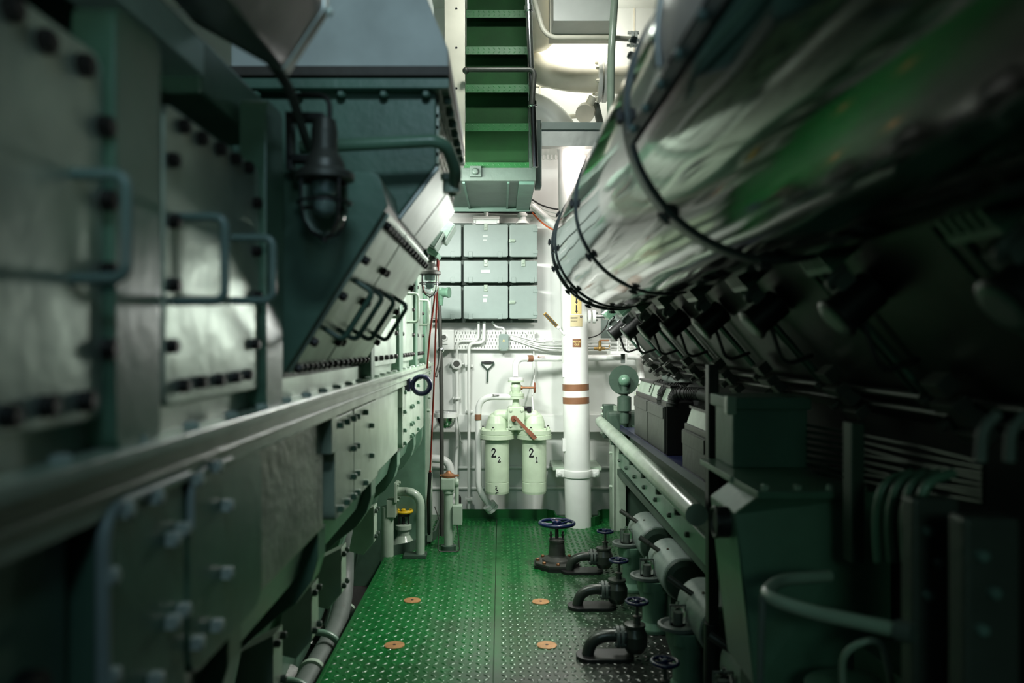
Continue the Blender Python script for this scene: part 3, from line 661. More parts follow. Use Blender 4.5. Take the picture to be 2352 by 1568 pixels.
for r, (y0, y1) in enumerate(rows):
    for c_, (x0, x1) in enumerate(cols):
        a, bq = P(x0, y1, DF), P(x1, y0, DF)
        t = thing('wall_cabinet', clab[r][c_], 'cabinet', ((a.x + bq.x) / 2, 6.78, a.z), 'wall cabinets')
        b = MB(); b.box((a.x + .008, DF + .03, a.z + .008), (bq.x - .008, 6.80, bq.z - .008)); part('cabinet_body', b, 'cabinet_green', t, bevel=.006)
        b = MB(); b.prism([(x, DF, z) for x, z in rpoly(a.x, a.z, bq.x, bq.z, .016)], (0, .032, 0)); part('door', b, 'cabinet_green', t, bevel=.008, seg=3)
        def clip(cx, cz, w, h, name, mat='cabinet_green'):
            bb = MB(); bb.box((cx - w, DF - .006, cz - h), (cx + w, DF + .004, cz + h)); bb.cyl((cx - w, DF - .006, cz - h), (cx + w, DF - .006, cz - h), .006, n=10); part(name, bb, mat, t, bevel=.002)
        side = c_ == 2 and r != 1
        if side:
            for z in (bq.z - .045, a.z + .045):
                bb = MB(); bb.box((bq.x - .035, DF - .006, z - .016), (bq.x + .004, DF + .004, z + .016)); part('hinge', bb, 'cabinet_green', t, bevel=.003)
            z = bq.z - .14 if r == 0 else (a.z + bq.z) / 2
            bb = MB(); bb.box((a.x - .004, DF - .012, z - .014), (a.x + .045, DF + .004, z + .014)); bb.box((a.x + .012, DF - .02, z - .006), (a.x + .05, DF - .01, z + .008)); part('latch', bb, 'pale_green', t, bevel=.003)
        else:
            for fx in ((.16, .82) if c_ else (.72,)):
                clip(a.x + (bq.x - a.x) * fx, a.z + .024, .017, .022, 'hinge')
            if c_:
                cx = (a.x + bq.x) / 2
                bb = MB(); bb.box((cx - .016, DF - .010, bq.z - .05), (cx + .016, DF + .004, bq.z + .006)); bb.box((cx - .010, DF - .016, bq.z - .03), (cx + .010, DF - .008, bq.z + .004)); part('latch', bb, 'pale_green', t, bevel=.003)
        if c_ == 1:
            for (dx, dy, w, h) in (((0, .5, .038, .014),) if r == 1 else ((0, .64, .021, .007), (-.003, .51 if r == 0 else .55, .016, .007)) if r == 0 else ((0, .69, .021, .007), (-.003, .555, .016, .016))):
                cx = (a.x + bq.x) / 2 - .004 + dx; z = a.z + (bq.z - a.z) * dy
                bb = MB(); bb.box((cx - w, DF - .003, z - h), (cx + w, DF + .001, z + h)); part('name_plate', bb, 'label_white', t, 'small white name plate')
# bracket and glands above
t = thing('cable_gland_bar', 'white bracket bar with a capped cable gland above the middle cabinet', 'bracket', P(1117, 512, 6.7))
q0, q1 = P(1087, 505, 6.7), P(1147, 498, 6.7)
b = MB(); b.box((q0.x, 6.66, q0.z), (q1.x, 6.72, q1.z))
for x in (q0.x + .012, q1.x - .012): b.cyl((x, 6.69, q0.z - .03), (x, 6.69, q0.z), .012, n=10)
b.box((q0.x + .02, 6.69, q0.z - .035), (q1.x - .02, 6.75, q0.z)); part('bar', b, 'white_paint', t, bevel=.003)
c = P(1117, 498, 6.69); b = MB(); b.lathe([(.018, 0), (.018, .035), (.024, .04), (.024, .06), (.012, .075)], c); part('gland', b, 'white_paint', t)
c = P(1200, 514, 6.72); b = MB(); b.lathe([(.06, 0), (.035, .03), (.032, .06), (.042, .065), (.042, .085), (.03, .09), (.03, .22)], c); solo('cable_gland', b, 'white_paint', 'fat white cable gland rising from the top right wall cabinet', 'cable gland', c)
b = MB(); b.tube([P(1000, 484, 6.86), P(1060, 486, 6.86), P(1140, 487, 6.86), P(1250, 489, 6.86)], .012, 8); solo('black_cable', b, 'rubber', 'black cable run along the wall under the stair platform', 'cable', P(1120, 487, 6.86))
# ---- cable tray and conduits
ty0, ty1 = P(0, 801, 6.83).z, P(0, 760, 6.83).z; tx0, tx1 = P(1000, 0, 6.83).x, P(1228, 0, 6.83).x
t = thing('cable_tray', 'white perforated cable tray fixed below the wall cabinets', 'cable tray', ((tx0 + tx1) / 2, 6.85, ty0))
b = MB(); nr = 5; rh = (ty1 - ty0) / nr
for k in range(nr + 1): b.box((tx0, 6.826, ty0 + k * rh - .005), (tx1, 6.832, ty0 + k * rh + .005))
pitch = .0235
for k in range(nr):
    x = tx0 + (pitch / 2 if k % 2 else 0)
    while x < tx1: b.box((x, 6.8268, ty0 + k * rh + .0051), (x + .0175, 6.8312, ty0 + (k + 1) * rh - .0051)); x += pitch
b.box((tx0, 6.832, ty0 - .006), (tx1, 6.87, ty0)); b.box((tx0, 6.832, ty1), (tx1, 6.87, ty1 + .006)); part('slotted_plate', b, 'white_paint', t)
b = MB(); q0, q1 = P(1228, 803, 6.83), P(1500, 778, 6.83)
for z in (q0.z, q0.z + .03, q0.z + .065, q1.z): b.box((q0.x, 6.83, z - .005), (q1.x, 6.842, z + .005))
for k in range(13): b.box((q0.x + .08 * k, 6.835, q0.z), (q0.x + .08 * k + .012, 6.842, q1.z))
part('ladder_tray', b, 'white_paint', t)
for k in range(6):
    x = tx0 + .08 + k * .13; bolt(t, (x, 6.826, ty1 - .015), (0, -1, 0), .007, .006, 'white_paint')
def conduit(pts, r, label, group='white conduits', rad=.05, mat='white_paint', cat='conduit', name='conduit'):
    b = MB(); b.tube(fillet(pts, rad), r, 12); return solo(name, b, mat, label, cat, pts[0], group)
conduit([P(1099, 738, 6.78), P(1099, 782, 6.79), P(1050, 783, 6.79), P(1049, 826, 6.86)], .011, 'left of two white conduits bending out under the middle cabinet')
conduit([P(1112, 738, 6.78), P(1112, 787, 6.78), P(1077, 788, 6.78), P(1077, 1168, 6.86)], .0135, 'white conduit running from the cabinets far down the wall to the deck')
conduit([P(1130, 738, 6.78), P(1140, 752, 6.8), P(1158, 752, 6.8), P(1158, 768, 6.81)], .009, 'thin white cable curving from the cabinet into the small green switch', rad=.03)
conduit([P(1049, 845, 6.86), P(1050, 900, 6.86), P(1050, 1010, 6.86), P(1046, 1120, 6.86), P(1046, 1165, 6.86)], .016, 'white conduit below the round socket, passing beside the steel bowl')
for k, (dy, l_) in enumerate(((0, 'topmost'), (7, 'second'), (13, 'third'), (19, 'lowest'))):
    conduit([P(1172, 768 + dy * .5, 6.81), P(1190, 772 + dy * .6, 6.81), P(1240, 786 + dy * .8, 6.81), P(1300, 786 + dy, 6.81), P(1400, 786 + dy, 6.81)], .0065, l_ + ' of the four white cables curving right from the green switch', 'white cables on the tray', rad=.15, cat='cable', name='tray_cable')
conduit([P(1205, 762, 6.815), P(1215, 770, 6.815), P(1225, 790, 6.815), P(1290, 791, 6.8)], .007, 'thin white cable looping down at the end of the slotted tray', 'white cables on the tray', rad=.12, cat='cable', name='tray_cable')
c = P(1157, 786, 6.79)
t = thing('limit_switch', 'small pale green switch box with rounded ends on the cable tray', 'switch', c)
b = MB(); b.prism([(c.x + x, 6.77, c.z + z) for x, z in rpoly(-.042, -.072, .042, .072, .018)], (0, .055, 0)); part('housing', b, 'cabinet_green', t, bevel=.008)
for s_ in (-1, 1): bolt(t, (c.x + .03 * s_, 6.77, c.z - .055), (0, -1, 0), .007, .006, 'pale_green')
b = MB(); b.prism([(c.x - .012, 6.768, c.z + .008), (c.x + .012, 6.768, c.z + .008), (c.x, 6.768, c.z + .028)], (0, .003, 0)); part('warning_mark', b, 'sticker_yellow', t)
# square junction box with rotary knob
c = P(1023, 780, 6.75)
t = thing('rotary_switch', 'white square switch box with a round dark knob beside the pole', 'switch', c)
b = MB(); b.box((c.x - .072, 6.74, c.z - .085), (c.x + .072, 6.86, c.z + .085)); part('housing', b, 'white_paint', t, bevel=.006)
k0 = P(1020, 774, 6.74); b = MB(); b.lathe([(.030, 0), (.030, .02), (.024, .022)], k0, (0, -1, 0)); part('collar', b, 'white_paint', t)
b = MB(); b.lathe([(.020, .018), (.020, .025)], k0, (0, -1, 0)); part('knob', b, 'dark_iron', t)
b = MB(); b.box((k0.x - .03, 6.73, k0.z - .062), (k0.x + .03, 6.742, k0.z - .045)); part('hinge', b, 'white_paint', t)
c = P(1049, 835, 6.83)
t = thing('round_socket', 'round white wall socket with dark middle under the cable tray', 'socket', c)
b = MB(); b.lathe([(.044, -.05), (.048, -.01), (.048, .02), (.036, .028)], c, (0, -1, 0)); b.box(c + V((-.065, .0, -.006)), c + V((.065, .05, .006))); part('housing', b, 'white_paint', t)
b = MB(); b.lathe([(.028, .029), (.028, .031)], c, (0, -1, 0)); part('socket_face', b, 'dark_iron', t)
for (px, py) in ((1049, 914), (1077, 840), (1077, 945), (1077, 1146)):
    c = P(px, py, 6.84); lab = {914: 'white pipe clamp above the steel bowl', 840: 'white pipe clamp level with the round socket', 945: 'white pipe clamp level with the steel bowl', 1146: 'white pipe clamp just above the deck'}[py]
    b = MB(); b.box((c.x - .034, c.y - .006, c.z - .011), (c.x + .034, c.y + .05, c.z + .011)); b.cyl((c.x, c.y - .006, c.z - .011), (c.x, c.y - .006, c.z + .011), .02); solo('pipe_clamp', b, 'white_paint', lab, 'clamp', c, 'white pipe clamps', .003)
# T-handle tool
t = thing('valve_key', 'dark green Y-shaped valve key hanging on the white wall', 'key', P(1120, 878, 6.88))
b = MB(); b.tube([P(1119, 878, 6.88), P(1120, 848, 6.88)], .0075, 10); b.tube([P(1120, 850, 6.88), P(1106, 836, 6.88), P(1107, 831, 6.88)], .0075, 10); b.tube([P(1120, 850, 6.88), P(1134, 836, 6.88), P(1133, 831, 6.88)], .0075, 10); part('shank', b, 'dark_green', t)
b = MB(); b.cyl(P(1106, 832, 6.88), P(1134, 832, 6.88), .0075, n=12); b.cyl(P(1112, 832, 6.88), P(1128, 832, 6.88), .011, n=12); part('grip', b, 'ink', t)

# ================================================================ duplex filter
fx, fy = P(1185, 0, 6.55).x, 6.55
t = thing('duplex_filter', 'pale green twin-canister filter with rusty lever mounted on the back wall', 'filter', (fx, fy, P(0, 1132, 6.55).z))
Z = lambda py: P(0, py, 6.55).z
for (xc, tag) in ((P(1142, 0, 6.55).x, '2 2'), (P(1227, 0, 6.55).x, '2 1')):
    o = V((xc, fy, 0)); R = .100
    b = MB(); b.lathe([(R * .96, Z(1131)), (R, Z(1126)), (R, Z(1106)), (R - .002, Z(1105)), (R, Z(1104)), (R, Z(1006))], o, n=40); can = part('canister', b, 'filter_green', t, 'canister marked ' + tag)
    b = MB(); b.lathe([(.142, Z(1006)), (.142, Z(997)), (.135, Z(996)), (.140, Z(995)), (.140, Z(986)), (.095, Z(984)), (.088, Z(970)), (.07, Z(955)), (.045, Z(948)), (0, Z(945))], o, n=40); cap = part('canister_head', b, 'filter_green', t)
    for k in range(6):
        a = 2 * PI * k / 6 + .25; q = o + V((.120 * math.cos(a), .120 * math.sin(a), Z(986))); bolt(cap, q, (0, 0, 1), .014, .022, 'filter_green')
        bolt(cap, q + V((0, 0, .018)), (0, 0, 1), .008, .016, 'dark_iron')
    sx = 1 if tag == '2 2' else -1
    b = MB(); b.tube(fillet([o + V((0, -.02, Z(962))), o + V((0, -.02, Z(952))), o + V((.10 * sx, -.01, Z(952)))], .05), .045, 18); part('elbow', b, 'filter_green', t)
    big, small = tag.split()
    wr = ((o.x, o.y), R + .0015)
    for (s_, size, dxp, py) in ((big, .072, -8, 1036), (small, .046, 4.5, 1051)):
        a = -PI / 2 + (dxp * 6.45 / F) / R
        org = V((o.x + R * math.cos(a), o.y + R * math.sin(a), Z(py)))
        q = patch((o.x, o.y), R + .0008, a - size * .36 / R, a + size * .36 / R, Z(py) - size * .48, Z(py) + size * .48); part('stencil_ground', q, 'stencil_pale', can)
        part('numeral', digit(s_, size, (o.x, o.y), R + .0022, a, Z(py)), 'ink', can)
    if tag == '2 2':
        b = MB()
        for k in range(14):
            a = -PI / 2 + random.uniform(-.12, .10); z = Z(1119) + random.uniform(-.035, .035)
            q = V((o.x + (R + .001) * math.cos(a), o.y + (R + .001) * math.sin(a), z)); b.ball(q, random.uniform(.003, .007), (0, 1, 0), 8, .0015)
        part('paint_chip', b, 'ink', can, 'dark chips in the paint')
o = V((fx, fy, 0))
b = MB(); b.prism([(fx + x, fy - .10, z) for x, z in rpoly(-.068, Z(985), .068, Z(932), .02)], (0, .16, 0)); vb = part('changeover_block', b, 'filter_green', t, bevel=.008)
for x in (-.045, .045):
    for py in (940, 975): bolt(vb, (fx + x, fy - .10, Z(py)), (0, -1, 0), .012, .014, 'filter_green')
b = MB(); b.cyl((fx - .02, fy - .10, Z(958)), (fx - .02, fy - .14, Z(958)), .024); q0, q1 = P(1183, 958, 6.40), P(1227, 1004, 6.37)
dv = (q1 - q0).normalized(); b.obox((q0 + q1) / 2, (dv, V((0, 1, 0)), dv.cross(V((0, 1, 0)))), ((q1 - q0).length / 2, .007, .013)); b.obox(q1 - dv * .03, (dv, V((0, 1, 0)), dv.cross(V((0, 1, 0)))), (.045, .009, .017)); part('changeover_lever', b, 'rust_red', t, 'rusty red lever', bevel=.002)
b = MB(); b.lathe([(.05, Z(935)), (.03, Z(930)), (.026, Z(916)), (.07, Z(915)), (.07, Z(910)), (.066, Z(909.5)), (.07, Z(909)), (.07, Z(903)), (.035, Z(902)), (.042, Z(895)), (.045, Z(888)), (.035, Z(878)), (.066, Z(877)), (.066, Z(873))], o); nk = part('inlet_valve', b, 'filter_green', t)
for k in range(4):
    a = PI / 4 + PI / 2 * k; bolt(nk, o + V((.055 * math.cos(a), .055 * math.sin(a), Z(903))), (0, 0, 1), .011, .016, 'filter_green')
b = MB(); b.cyl((fx + .03, fy, Z(890)), (fx + .055, fy, Z(890)), .022, n=6); b.cyl((fx + .05, fy, Z(890)), (fx + .15, fy, Z(890)), .009); part('valve_stem', b, 'copper_brown', t)
handwheel(t, (fx + .155, fy, Z(890)), (1, 0, 0), .038, .006, 'rust_red', 4, .01)
b = MB(); b.cyl((fx + .05, fy - .05, Z(936)), (fx + .10, fy - .05, Z(936)), .015); b.box((fx + .09, fy - .07, Z(945)), (fx + .125, fy - .03, Z(932))); part('sensor_plug', b, 'ink', t, 'black sensor plug', bevel=.003)
b = MB(); b.box((fx - .14, fy, Z(1000)), (fx + .14, 6.88, Z(985))); b.box((fx - .16, 6.80, Z(1005)), (fx + .16, 6.86, Z(950))); part('wall_bracket', b, 'filter_green', t)
# inlet pipe and outlet pipe
t = thing('inlet_pipe', 'white oil pipe arriving from the right and bending down onto the filter', 'pipe', P(1185, 870, 6.55))
b = MB(); b.tube(fillet([P(1184, 866, 6.55), P(1184, 823, 6.58), P(1290, 823, 6.70), P(1430, 820, 6.70)], .10, 10), .026, 18); part('pipe_run', b, 'white_paint', t)
b = MB(); b.lathe([(.066, Z(873)), (.066, Z(868)), (.04, Z(866))], o); part('flange', b, 'white_paint', t)
b = MB(); u0, u1 = P(1184, 823, 6.58), P(1290, 823, 6.70); q = u0.lerp(u1, .255); q2 = u0.lerp(u1, .365); b.cyl(q, q2, .0285, n=20); part('band', b, 'brown_band', t, 'brown band')
b = MB(); q = P(1243, 820, 6.60); b.prism([q + V((-.035, 0, .003)), q + V((-.015, 0, .010)), q + V((-.015, 0, .005)), q + V((.03, .003, .005)), q + V((.03, .003, .001)), q + V((-.015, 0, .001)), q + V((-.015, 0, -.004))], (0, .002, 0)); part('flow_arrow', b, 'brown_band', t)
t = thing('outlet_pipe', 'white oil pipe bending from the filter down the wall at its left', 'pipe', P(1098, 1160, 6.6))
b = MB(); b.tube(fillet([P(1180, 911, 6.52), P(1098, 911, 6.56), P(1099, 1128, 6.62), P(1132, 1168, 6.66)], .13, 10), .026, 18); part('pipe_run', b, 'white_paint', t)
b = MB(); b.cyl(P(1098, 964, 6.57), P(1098, 951, 6.57), .0275, n=20); part('band', b, 'brown_band', t, 'brown band')
b = MB(); q = P(1137, 907, 6.50); b.prism([q + V((-.030, 0, 0)), q + V((-.012, 0, .008)), q + V((-.012, 0, .004)), q + V((.035, 0, .004)), q + V((.035, 0, -.004)), q + V((-.012, 0, -.004)), q + V((-.012, 0, -.008))], (0, .002, 0)); part('flow_arrow', b, 'dark_iron', t)
b = MB(); q = P(1124, 1160, 6.65); dq = (P(1132, 1168, 6.66) - P(1110, 1142, 6.63)).normalized(); b.cyl(q - dq * .01, q + dq * .02, .055); b.cyl(q + dq * .025, q + dq * .05, .055); part('flange', b, 'white_paint', t)
b = MB(); b.tube([P(1225, 945, 6.5), P(1222, 900, 6.7), P(1228, 860, 6.84), P(1226, 806, 6.86)], .006, 8); solo('signal_cable', b, 'white_paint', 'thin white cable hanging from the tray down to the filter sensor', 'cable', P(1222, 900, 6.7))

# ================================================================ big white pipe
t = thing('main_oil_pipe', 'thick white upright pipe with two brown bands standing before the back wall', 'pipe', (PX, PY_, 0))
top = V((.575, PY_ + .02, 3.05))
b = MB(); pts = [V((PX, PY_, -.02)), V((.62, PY_, 1.0)), V((.598, PY_ + .01, 2.0)), V((.582, PY_ + .02, 2.75))]
pts += [V((.582 - .46 * (1 - math.cos(PI / 2 * k / 12)), PY_ + .02, 3.02 + .46 * math.sin(PI / 2 * k / 12))) for k in range(13)] + [V((-.3, PY_ + .02, 3.48))]
b.tube(pts, .108, 40); part('pipe_run', b, 'white_paint', t)
def pc(z): return .64 - .02 * z if z < 1 else .62 - .022 * (z - 1)
for (y0, y1) in ((896, 881), (926, 911)):
    z0, z1 = Z(y0), Z(y1); b = MB(); b.cyl((pc(z0), PY_ + .001, z0), (pc(z1), PY_ + .001, z1), .1095, n=40); part('band', b, 'brown_band', t, 'brown band')
zc = Z(1086); b = MB(); b.cyl((pc(zc), PY_, zc - .032), (pc(zc), PY_, zc + .032), .118, n=40)
b.box((pc(zc) - .178, PY_ - .02, zc - .032), (pc(zc) + .178, PY_ + .02, zc + .032)); cl = part('pipe_clamp', b, 'white_paint', t, bevel=.008)
for s_ in (-1, 1): bolt(cl, (pc(zc) + .152 * s_, PY_ - .02, zc), (0, -1, 0), .021, .02, 'white_paint')
b = MB(); b.box((pc(zc) - .20, PY_ + .02, zc + .02), (pc(zc) - .10, 6.97, zc + .045)); part('wall_bracket', b, 'pale_green', t)
b = MB(); b.box((pc(zc) + .10, PY_ + .02, zc + .02), (pc(zc) + .20, 6.97, zc + .045)); part('wall_bracket', b, 'pale_green', t)
def stick(x0, x1, y0, y1, mat, name, lab=None, rr=.1092):
    z0, z1 = Z(y1), Z(y0); zc_ = (z0 + z1) / 2; c_ = (pc(zc_), PY_ + .004); f = lambda px: math.acos(max(-1, min(1, ((px - CX) * 6.45 / F - c_[0]) / rr)))
    return part(name, patch(c_, rr, -f(x0), -f(x1), z0, z1), mat, t, lab), c_
s1, c_ = stick(1312, 1336, 668, 722, 'sticker_yellow', 'arrow_sticker', 'yellow sticker with black arrows')
def arrow_patch(px, ytop, ybot, w, head, par):
    f = lambda x: -math.acos(max(-1, min(1, ((x - CX) * 6.45 / F - c_[0]) / .1098)))
    b = MB(); m_ = lambda x, y: V((c_[0] + .1100 * math.cos(f(x)), c_[1] + .1100 * math.sin(f(x)), Z(y)))
    b.add([m_(px - w, ytop), m_(px + w, ytop), m_(px + w, ybot - head), m_(px - w, ybot - head)], [(0, 1, 2, 3)])
    b.add([m_(px - w * 2.0, ybot - head), m_(px + w * 2.0, ybot - head), m_(px, ybot)], [(0, 1, 2)])
    part('arrow', b, 'ink', par)
arrow_patch(1324, 702, 721, 1.7, 6, s1); arrow_patch(1324, 680, 700, 1.7, 6, s1)
s2, _ = stick(1309.5, 1338, 724, 750, 'sticker_tan', 'paper_label', 'tan paper label with small print')
b = MB()
for y in (729, 731.5, 735, 737.5): 
    f = lambda x: -math.acos(max(-1, min(1, ((x - CX) * 6.45 / F - c_[0]) / .1098)))
    m_ = lambda x, yy: V((c_[0] + .1100 * math.cos(f(x)), c_[1] + .1100 * math.sin(f(x)), Z(yy)))
    x = 1311
    while x < 1326: w = random.uniform(.8, 2.2); b.add([m_(x, y), m_(x + w, y), m_(x + w, y + 1.1), m_(x, y + 1.1)], [(0, 1, 2, 3)]); x += w + .6
part('small_print', b, 'ink', s2)
b = MB(); q = m_(1334.5, 728); b.torus(q, (.3, -1, 0), .008, .003, 16, 6); part('stamp', b, 'navy', s2)
s3, c3_ = stick(1315, 1335, 778, 797, 'brown_band', 'name_plate', 'brown plate with cream lettering')
for txt, py in (('MOTOR', 785), ('-OLIE', 791)):
    org = m_(1324.5, py); part('lettering', text_mb(txt, .021, org, (1, 0, 0), (0, 0, 1), .0006, .85, ((c3_[0], c3_[1]), .1105)), 'sticker_yellow', s3)
# little fittings at the left of the pipe
t = thing('thermometer', 'slanted brass thermometer with white stem left of the thick white pipe', 'thermometer', P(1290, 762, 6.5))
b = MB(); q0, q1 = P(1250, 719, 6.45), P(1281, 751, 6.47); dv = (q1 - q0).normalized(); b.obox((q0 + q1) / 2, (dv, V((0, 1, 0)), dv.cross(V((0, 1, 0)))), ((q1 - q0).length / 2, .008, .015)); part('scale_case', b, 'brass', t, bevel=.003)
b = MB(); b.obox((q0 + q1) / 2 - V((0, .008, 0)), (dv, V((0, 1, 0)), dv.cross(V((0, 1, 0)))), ((q1 - q0).length * .42, .002, .006)); part('glass_scale', b, 'dark_iron', t)
b = MB(); b.cyl(q1, P(1296, 768, 6.49), .009, n=12); b.cyl(q1 - dv * .01, q1 + dv * .012, .015, n=12); part('stem', b, 'white_paint', t)
b = MB()
for (y0, y1) in ((836, 866), (1008, 1036)): q0, q1 = P(1294, y1, 6.5), P(1299, y0, 6.5); b.box((q0.x - .006, 6.50, q0.z), (q1.x, 6.56, q1.z))
solo('pipe_hook', b, 'white_paint', 'thin white lugs welded on the left side of the thick pipe', 'lug', P(1297, 866, 6.5))

# ---- fittings right of the pipe on the back wall
c = P(1352, 727, 6.5)
t = thing('flanged_valve', 'grey flanged valve sticking out right of the thick white pipe', 'valve', c)
b = MB(); b.lathe([(.05, 0), (.052, .018), (.05, .02)], c + V((-.005, 0, 0)), (1, 0, 0)); b.lathe([(.055, .03), (.055, .055)], c, (1, 0, 0)); vf = part('flange', b, 'white_paint', t)
for k in range(4):
    a = PI / 4 + k * PI / 2; bolt(vf, c + V((.055, .04 * math.cos(a), .04 * math.sin(a))), (1, 0, 0), .009, .016, 'pipe_grey')
b = MB(); b.cyl(c + V((.055, 0, 0)), c + V((.13, 0, 0)), .012); b.cyl(c + V((.12, 0, 0)), c + V((.175, 0, 0)), .026); b.lathe([(.04, .17), (.042, .19), (.035, .21), (.02, .215)], c, (1, 0, 0)); part('spindle', b, 'chrome', t)
c = P(1378, 800, 6.6)
t = thing('brass_cock', 'small brass drain cock right of the thick white pipe', 'valve', c)
b = MB(); b.ball(c, .022, n=12); b.cyl(c + V((-.05, 0, 0)), c + V((.04, 0, 0)), .011, n=12); b.cyl(c, c + V((0, 0, .06)), .013, n=8); b.tube(fillet([c + V((.04, 0, 0)), c + V((.075, 0, .0)), c + V((.08, 0, .03))], .015), .004, 8); part('cock_body', b, 'brass', t)
b = MB(); b.box(c + V((-.006, -.006, .06)), c + V((.075, .006, .072))); part('lever', b, 'copper_brown', t, bevel=.002)
conduit([P(1352, 776, 6.5), P(1375, 770, 6.55), P(1392, 752, 6.6), P(1398, 735, 6.6)], .005, 'thin black cable arching up from the thick pipe to the grey valve', None, .08, 'rubber', 'cable', 'black_cable')
b = MB(); q0, q1 = P(1381, 777, 6.86), P(1430, 700, 6.86); b.box((q0.x, 6.87, q0.z), (q1.x, 6.90, q1.z)); solo('wall_plate', b, 'cabinet_green', 'pale green plate on the wall behind the grey flanged valve', 'plate', q0, None, .005)
t = thing('wire_tray', 'white wire basket tray under the dark pumps at the back wall', 'cable tray', P(1450, 812, 6.5))
b = MB(); q0, q1 = P(1400, 812, 6.45), P(1520, 806, 6.45); b.box((q0.x, 6.40, q0.z), (q1.x, 6.6, q1.z)); part('tray', b, 'white_paint', t)
b = MB()
for k in range(5): x = q0.x + .06 + k * .075; b.tube([(x, 6.42, q1.z), (x, 6.42, q1.z + .16)], .003, 6)
part('wire_hanger', b, 'white_paint', t)
b = MB(); q = P(1432, 826, 6.5); b.box(q + V((-.02, -.01, -.03)), q + V((.012, .02, .05))); part('clip', b, 'pipe_grey', t, bevel=.003)
t = thing('cooling_pipe', 'white bent pipe with green valve behind the round green disc', 'pipe', P(1475, 900, 6.7))
b = MB(); b.tube(fillet([P(1440, 818, 6.75), P(1466, 818, 6.75), P(1474, 870, 6.7), P(1478, 880, 6.7)], .08, 8), .03, 16); part('pipe_run', b, 'white_paint', t)
c = P(1476, 880, 6.7); b = MB(); b.lathe([(.075, .0), (.075, .03), (.04, .032)], c); part('flange', b, 'white_paint', t)
b = MB(); b.lathe([(.035, -.45), (.05, -.40), (.05, -.12), (.065, -.11), (.065, -.08), (.04, -.07), (.04, .0)], c); b.box(c + V((-.03, .03, -.32)), c + V((.03, .29, -.24))); part('valve_body', b, 'filter_green', t)
b = MB(); b.box(P(1495, 826, 6.7), P(1512, 812, 6.68) + V((0, -.02, 0))); part('band', b, 'brown_band', t, 'brown band')

# ================================================================ upper deck: stairs, platform, ducts
Yp = 5.20; zt = P(0, 385, Yp).z; zb = P(0, 415, Yp).z; xa, xb = P(1000, 0, Yp).x, P(1231, 0, Yp).x
t = thing('stair_platform', 'teal steel platform at the foot of the green stairs, hung from above', 'platform', ((xa + xb) / 2, 5.6, zb))
b = MB(); b.box((xa, Yp, zb), (xb, 6.3, zt)); part('deck', b, 'platform_green', t, bevel=.004)
b = MB()
for x in (P(1062, 0, Yp).x, P(1165, 0, Yp).x): b.box((x, Yp + .03, zb - .012), (x + .015, 6.3, zb))
b.box((xb - .11, Yp + .02, zb - .02), (xb - .01, 6.3, zb)); b.box((xa, 6.22, zb - .03), (xb, 6.26, zb)); part('underside_frame', b, 'teal_paint', t)
q = P(1095, 395, Yp); b = MB(); b.box((q.x - .045, Yp - .03, q.z - .035), (q.x + .03, Yp, q.z + .035)); b.lathe([(.022, 0), (.022, .02), (.014, .03)], q + V((-.01, -.03, -.005)), (0, -1, 0)); part('hinge_lug', b, 'platform_green', t, bevel=.004)
b = MB(); xq = xb + .006; b.box((xq, Yp + .3, P(0, 440, 5.6).z), (xq + .04, Yp + .36, P(0, 284, 5.6).z)); part('hanger_post', b, 'platform_green', t, bevel=.003)
t = thing('stairs', 'steep green open stairs with pale side strings rising at the top', 'stairs', (.0, 5.4, zt))
x0, x1 = P(1068, 0, 5.4).x, P(1213, 0, 5.4).x
for k, py in enumerate((372, 282, 193, 106, 22, -66)):
    y = 5.22 + .085 * k; z = P(0, py, y).z
    b = MB(); b.box((x0, y + .004, z - .012), (x1, y + .20, z)); b.box((x0, y + .004, z - .055), (x1, y + .012, z)); b.box((x0, y + .19, z - .03), (x1, y + .20, z + .27))
    nose = MB()
    tr = part('tread', b, 'stair_green', t, bevel=.002)
    v_, f_ = [], []
    for row in range(2):
        for i in range(12):
            xx = x0 + .02 + i * (x1 - x0 - .04) / 11; zz = z - .016 - row * .024; a = math.radians(50 if (row) else -50); o_ = len(v_)
            for q in range(6):
                an = PI * q / 3; l_, w_ = .013 * math.cos(an), .0045 * math.sin(an); v_.append((xx + l_ * math.cos(a) - w_ * math.sin(a), y + .004, zz + l_ * math.sin(a) + w_ * math.cos(a)))
            v_.append((xx, y + .0005, zz)); f_ += [(o_ + q, o_ + (q + 1) % 6, o_ + 6) for q in range(6)]
    nose.add(v_, f_, True); nose.box((x0, y + .0035, z - .055), (x1, y + .006, z - .002)); part('checker_nosing', nose, 'nosing_green', tr)
sl = lambda py, k: P(0, py, 5.2).z
b = MB(); b.prism([P(1059, 372, 5.2), P(1068, 372, 5.2), P(1068, -120, 5.2), P(1020, -120, 5.2), P(1022, 150, 5.2), P(1032, 200, 5.2), P(1056, 300, 5.2)], (0, .03, 0)); st = part('left_string', b, 'cream_paint', t, 'pale rust-streaked side string', bevel=.003)
for py in (20, 110, 203): b = MB(); b.cyl(P(1048, py, 5.198), P(1048, py, 5.22), .008, n=12); part('bolt_hole', b, 'ink', st)
b = MB(); b.box((x1, 5.22, zt - .01), (x1 + .022, 5.26, 4.2)); b.prism([(x1, 5.2, zt), (x1, 5.40, zt), (x1, 5.9, 4.3), (x1, 5.7, 4.3)], (.02, 0, 0)); part('right_string', b, 'dark_green', t)
t = thing('stair_handrail', 'bare steel handrail post with a bar swinging across the stairs', 'handrail', P(1225, 385, 5.15))
b = MB(); b.tube([P(1229, 384, 5.15), P(1224, 260, 5.15), P(1213, 0, 5.15), P(1208, -120, 5.15)], .021, 14); part('post', b, 'chrome', t)
